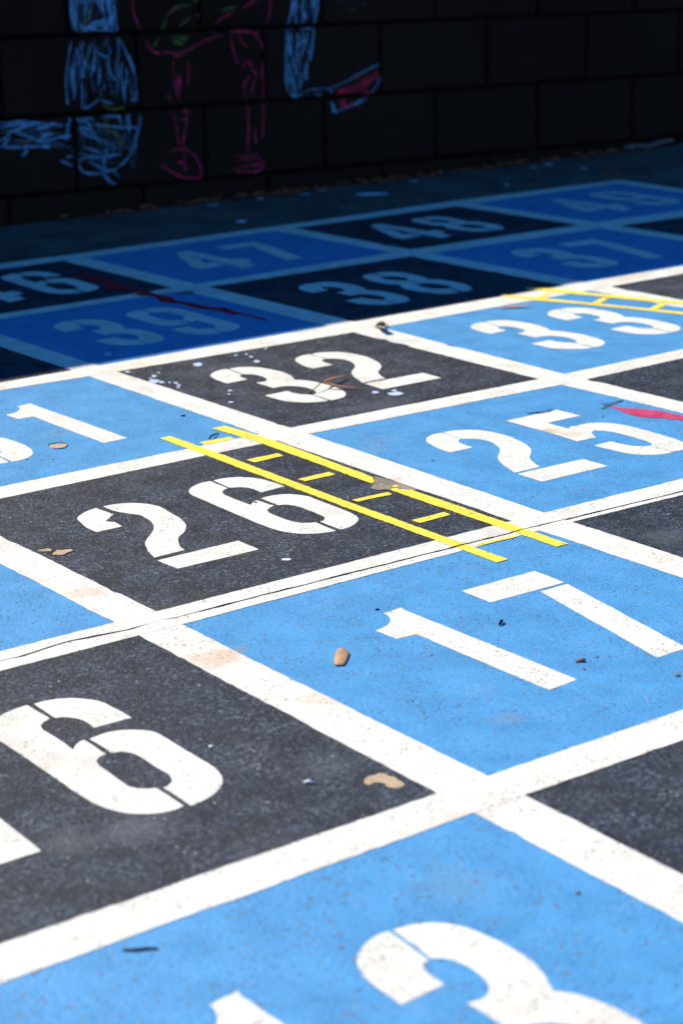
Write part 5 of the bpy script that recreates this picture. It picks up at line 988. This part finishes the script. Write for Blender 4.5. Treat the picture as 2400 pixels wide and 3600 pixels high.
# crumbs
def crumb(loc, r, mat, lab, sq=.5, cat='crumb', name='leaf_crumb', seed=0):
    r *= .62
    bm = bmesh.new(); pebble(bm, (loc[0], loc[1], 0), r, sq, seed); return thing(name, bm, mat, loc, lab, cat)
bm = bmesh.new(); pebble(bm, (.2929, .1881, 0), .0030, .55, 5); pebble(bm, (.2968, .1850, .0005), .0026, 1.0, 6); pebble(bm, (.2895, .187, 0), .0016, .5, 7)
thing('leaf_crumb', bm, 'brown', (.293, .188), 'brown crumb with a long dark shadow right of the digit one on square 17', 'crumb')
for i, (p, r, m, l) in enumerate([((.2833, .1673), .0032, 'brown', 'tiny brown crumb just in front of the larger crumb on square 17'), ((.22, .456), .0042, 'dark', 'dark pebble above the top of the digit one on square 17'),
        ((.3176, .1844), .003, 'brown', 'tiny brown crumb behind the larger crumb on square 17'), ((.348, .0917), .0042, 'brown', 'brown crumb under the foot of the seven at the right edge of the picture'),
        ((.1435, .3504), .002, 'brown', 'tiny brown crumb right beside the tan dry leaf'), ((.1807, .3029), .0028, 'brown', 'small brown crumb left of the shaft of the one on square 17'),
        ((.0852, .214), .0028, 'brown', 'small brown crumb in the lower middle of square 17'), ((.345, .9075), .0045, 'leaf2', 'orange flake on the notch of the six on square 26'),
        ((.1989, 1.3139), .0032, 'dark', 'black crumb below the round bare patch on square 31'), ((.2298, 1.2881), .0026, 'dark', 'black crumb right of the round bare patch on square 31'),
        ((1.0314, .9395), .003, 'dark', 'black crumb right of the top bar of the five on square 25'), ((1.0304, .9976), .0024, 'dark', 'tiny black crumb above the top bar of the five on square 25'),
        ((.665, .9139), .0034, 'dark', 'black crumb left of the two on square 25'), ((-.0586, -.1976), .004, 'brown', 'brown crumb on the nearest blue square right of its number'),
        ((.1572, .346), .0016, 'dark', 'tiny dark crumb right of the tan dry leaf and its brown neighbour')]):
    crumb(p, r, m, l, .5, 'crumb', 'leaf_crumb', 20+i)
crumb((-.1421, .2471), .0048, 'pale', 'small white pebble on the black square right of the six of 16', .45, 'pebble', 'pebble', 50)
bm = bmesh.new(); tube(bm, [(-.1185, .1195, .002), (-.1147, .1175, .003), (-.111, .114, .002)], [.0012, .002, .001], 6); thing('paint_chip', bm, 'pale', (-.1147, .1175), 'thin white paint chip low on the black square of 16', 'paint chip')
bm = bmesh.new(); fill(bm, wobble(smooth_outline([(.2389-.006, .6746+.002), (.2389, .6746+.006), (.2389+.007, .6746-.001), (.2389+.001, .6746-.005)], True, 100, .002), .001, 200, 2), .0014)
thing('paint_chip', bm, 'pale', (.2389, .6746), 'small white paint chip right of the foot of the two on square 26', 'paint chip', smooth=False)
# paint splashes on the concrete strip by the wall
def ell(c, rx, ry, ang, seed, n=14):
    rng = random.Random(seed)
    return [(c[0]+rx*k*math.cos(a)*math.cos(ang)-ry*k*math.sin(a)*math.sin(ang), c[1]+rx*k*math.cos(a)*math.sin(ang)+ry*k*math.sin(a)*math.cos(ang)) for a, k in [(2*math.pi*i/n, rng.uniform(.82, 1.1)) for i in range(n)]]
VA = math.atan2(-.584, .811)      # sideways as the camera stood: the splashes lie about that way
for i, (p, rx, ry, a, l) in enumerate([((2.2368, 3.1843), .047, .020, VA, 'long white paint splash on the concrete behind the square 48'), ((1.694, 3.0246), .016, .016, VA, 'round white paint splash on the concrete behind the square 47'),
        ((1.9572, 3.335), .012, .012, 0, 'white paint fleck by the wall foot under the pink chalk leg'), ((2.6414, 3.0702), .011, .010, 0, 'pale paint fleck on the concrete between the squares 48 and 49 and the wall'),
        ((2.9401, 3.2922), .014, .012, VA, 'dull white paint fleck left of a brighter one near the wall'), ((3.0224, 3.314), .016, .014, VA, 'bright bluish white paint fleck close to the wall behind 49'),
        ((3.0298, 3.1661), .011, .010, VA, 'faint pale paint fleck between the square 49 and the wall'), ((2.1774, 3.345), .016, .008, VA, 'thin white paint fleck by the wall foot left of the chalk arm'),
        ((2.0982, 3.3103), .015, .008, VA, 'thin pale paint fleck on the concrete under the chalk legs'), ((2.4847, 3.3065), .013, .011, VA, 'white paint fleck by the wall foot right of the long splash'),
        ((1.796, 3.3238), .02, .008, VA, 'narrow pale paint fleck by the wall foot under the pink chalk'), ]):
    bm = bmesh.new(); paint(bm, ell(p, rx, ry, a, i), .0012, i+2.0, .0015, 100, .004)
    thing('paint_splash', bm, 'splot' if i != 4 else 'pale', p, l, 'paint splash', 'white paint splashes near the wall', False)
for p, lab, r in (((2.0809, 3.1021), 'dark crumb on the concrete left of the long white splash', .008), ((3.0207, 3.0308), 'dark brown leaf lying behind the square 49', .02)):
    bm = bmesh.new()
    if r > .01: leaf_blade(bm, [(p[0]-.03, p[1]+.02, .004), (p[0], p[1], .008), (p[0]+.03, p[1]-.02, .004)], .013, .4, seed=9)
    else: pebble(bm, (*p, 0), r, .5, 3)
    thing('dry_leaf' if r > .01 else 'leaf_crumb', bm, 'litter' if r > .01 else 'dark', p, lab, 'leaf' if r > .01 else 'crumb')
# strip of bark against the wall foot
bm = bmesh.new(); P = catmull3([(3.385, 3.362, .016), (3.44, 3.358, .018), (3.49, 3.360, .012), (3.545, 3.362, .020), (3.60, 3.364, .022)], 6)
tube(bm, P, [.011+.004*noise.noise(Vector((i*.7, 1, 0))) for i in range(len(P))], 8, .6)
thing('bark_strip', bm, 'bark', (3.49, 3.36), 'pale strip of bark lying along the foot of the wall', 'bark')
# leaf litter in the corner of wall and pavement: too many to count
bm = bmesh.new(); rng = random.Random(3)
dens = [(1.45, .25), (1.62, .5), (1.78, .9), (1.9, 1), (2.05, .8), (2.2, .5), (2.42, 1), (2.55, .6), (2.75, .8), (2.9, 1), (3.05, .7), (3.25, .9), (3.4, .4)]
for c_, k_ in dens:
    for q in range(int(16*k_)):
        u = c_+rng.gauss(0, .055); v = WALL_Y-.006-abs(rng.gauss(0, .022)); z = .002+rng.random()*.010
        a = rng.uniform(0, 6.28); L = rng.uniform(.008, .024)
        dx, dy = L*math.cos(a), L*math.sin(a)*.6
        if v+abs(dy) > WALL_Y-.002: v = WALL_Y-.004-abs(dy)
        leaf_blade(bm, [(u-dx, v-dy, z), (u, v, z+.005), (u+dx, v+dy, z+rng.uniform(0, .006))], L*.45, .4, seed=q)
tag(link('leaf_litter', bm, M['litter'], None, (2.4, WALL_Y-.02, 0)), 'line of crumbled brown leaves along the foot of the wall', 'leaf litter', kind='stuff')

# ------------------------------------------------------------------ camera and light
cd = bpy.data.cameras.new('camera'); cam = bpy.data.objects.new('camera', cd); COL.objects.link(cam)
r_, d_, f_ = [Vector(CAM[k]) for k in ('right', 'down', 'fwd')]
m3 = Matrix((r_, -d_, -f_)).transposed()
cam.matrix_world = Matrix.Translation(CAM['loc']) @ m3.to_4x4()
cd.sensor_fit = 'VERTICAL'; cd.sensor_height = 36; cd.sensor_width = 24; cd.lens = 68.54
cd.clip_start = .05; cd.clip_end = 1000
cd.dof.use_dof = True; cd.dof.focus_distance = FOCUS if 'FOCUS' in globals() else 2.55; cd.dof.aperture_fstop = 5.6; cd.dof.aperture_blades = 7
SC.camera = cam

to_sun = Vector((SUN_AZ.x*math.cos(EL), SUN_AZ.y*math.cos(EL), math.sin(EL)))
sl = bpy.data.lights.new('sun', 'SUN'); sl.energy = 3.3; sl.angle = R(.5); sl.color = (1, .92, .79)
so = bpy.data.objects.new('sun', sl); COL.objects.link(so)
so.rotation_euler = to_sun.to_track_quat('Z', 'Y').to_euler(); so.location = (0, 0, 6)
w = bpy.data.worlds.new('World'); SC.world = w; w.use_nodes = True
nt = w.node_tree; nt.nodes.clear()
sky = nt.nodes.new('ShaderNodeTexSky'); sky.sky_type = 'NISHITA'; sky.sun_disc = False
sky.sun_elevation = EL; sky.sun_rotation = math.atan2(SUN_AZ.x, SUN_AZ.y)
sky.ozone_density = 10.0; sky.air_density = 1.0; sky.dust_density = 0.0; sky.altitude = 500
bg = nt.nodes.new('ShaderNodeBackground'); bg.inputs['Strength'].default_value = .092
hs = nt.nodes.new('ShaderNodeHueSaturation'); hs.inputs['Saturation'].default_value = 1.18
wo = nt.nodes.new('ShaderNodeOutputWorld')
nt.links.new(sky.outputs[0], hs.inputs['Color']); nt.links.new(hs.outputs[0], bg.inputs[0]); nt.links.new(bg.outputs[0], wo.inputs[0])
SC.view_settings.view_transform = 'Standard'; SC.view_settings.look = 'None'
SC.view_settings.exposure = 1.42; SC.view_settings.gamma = 1.0
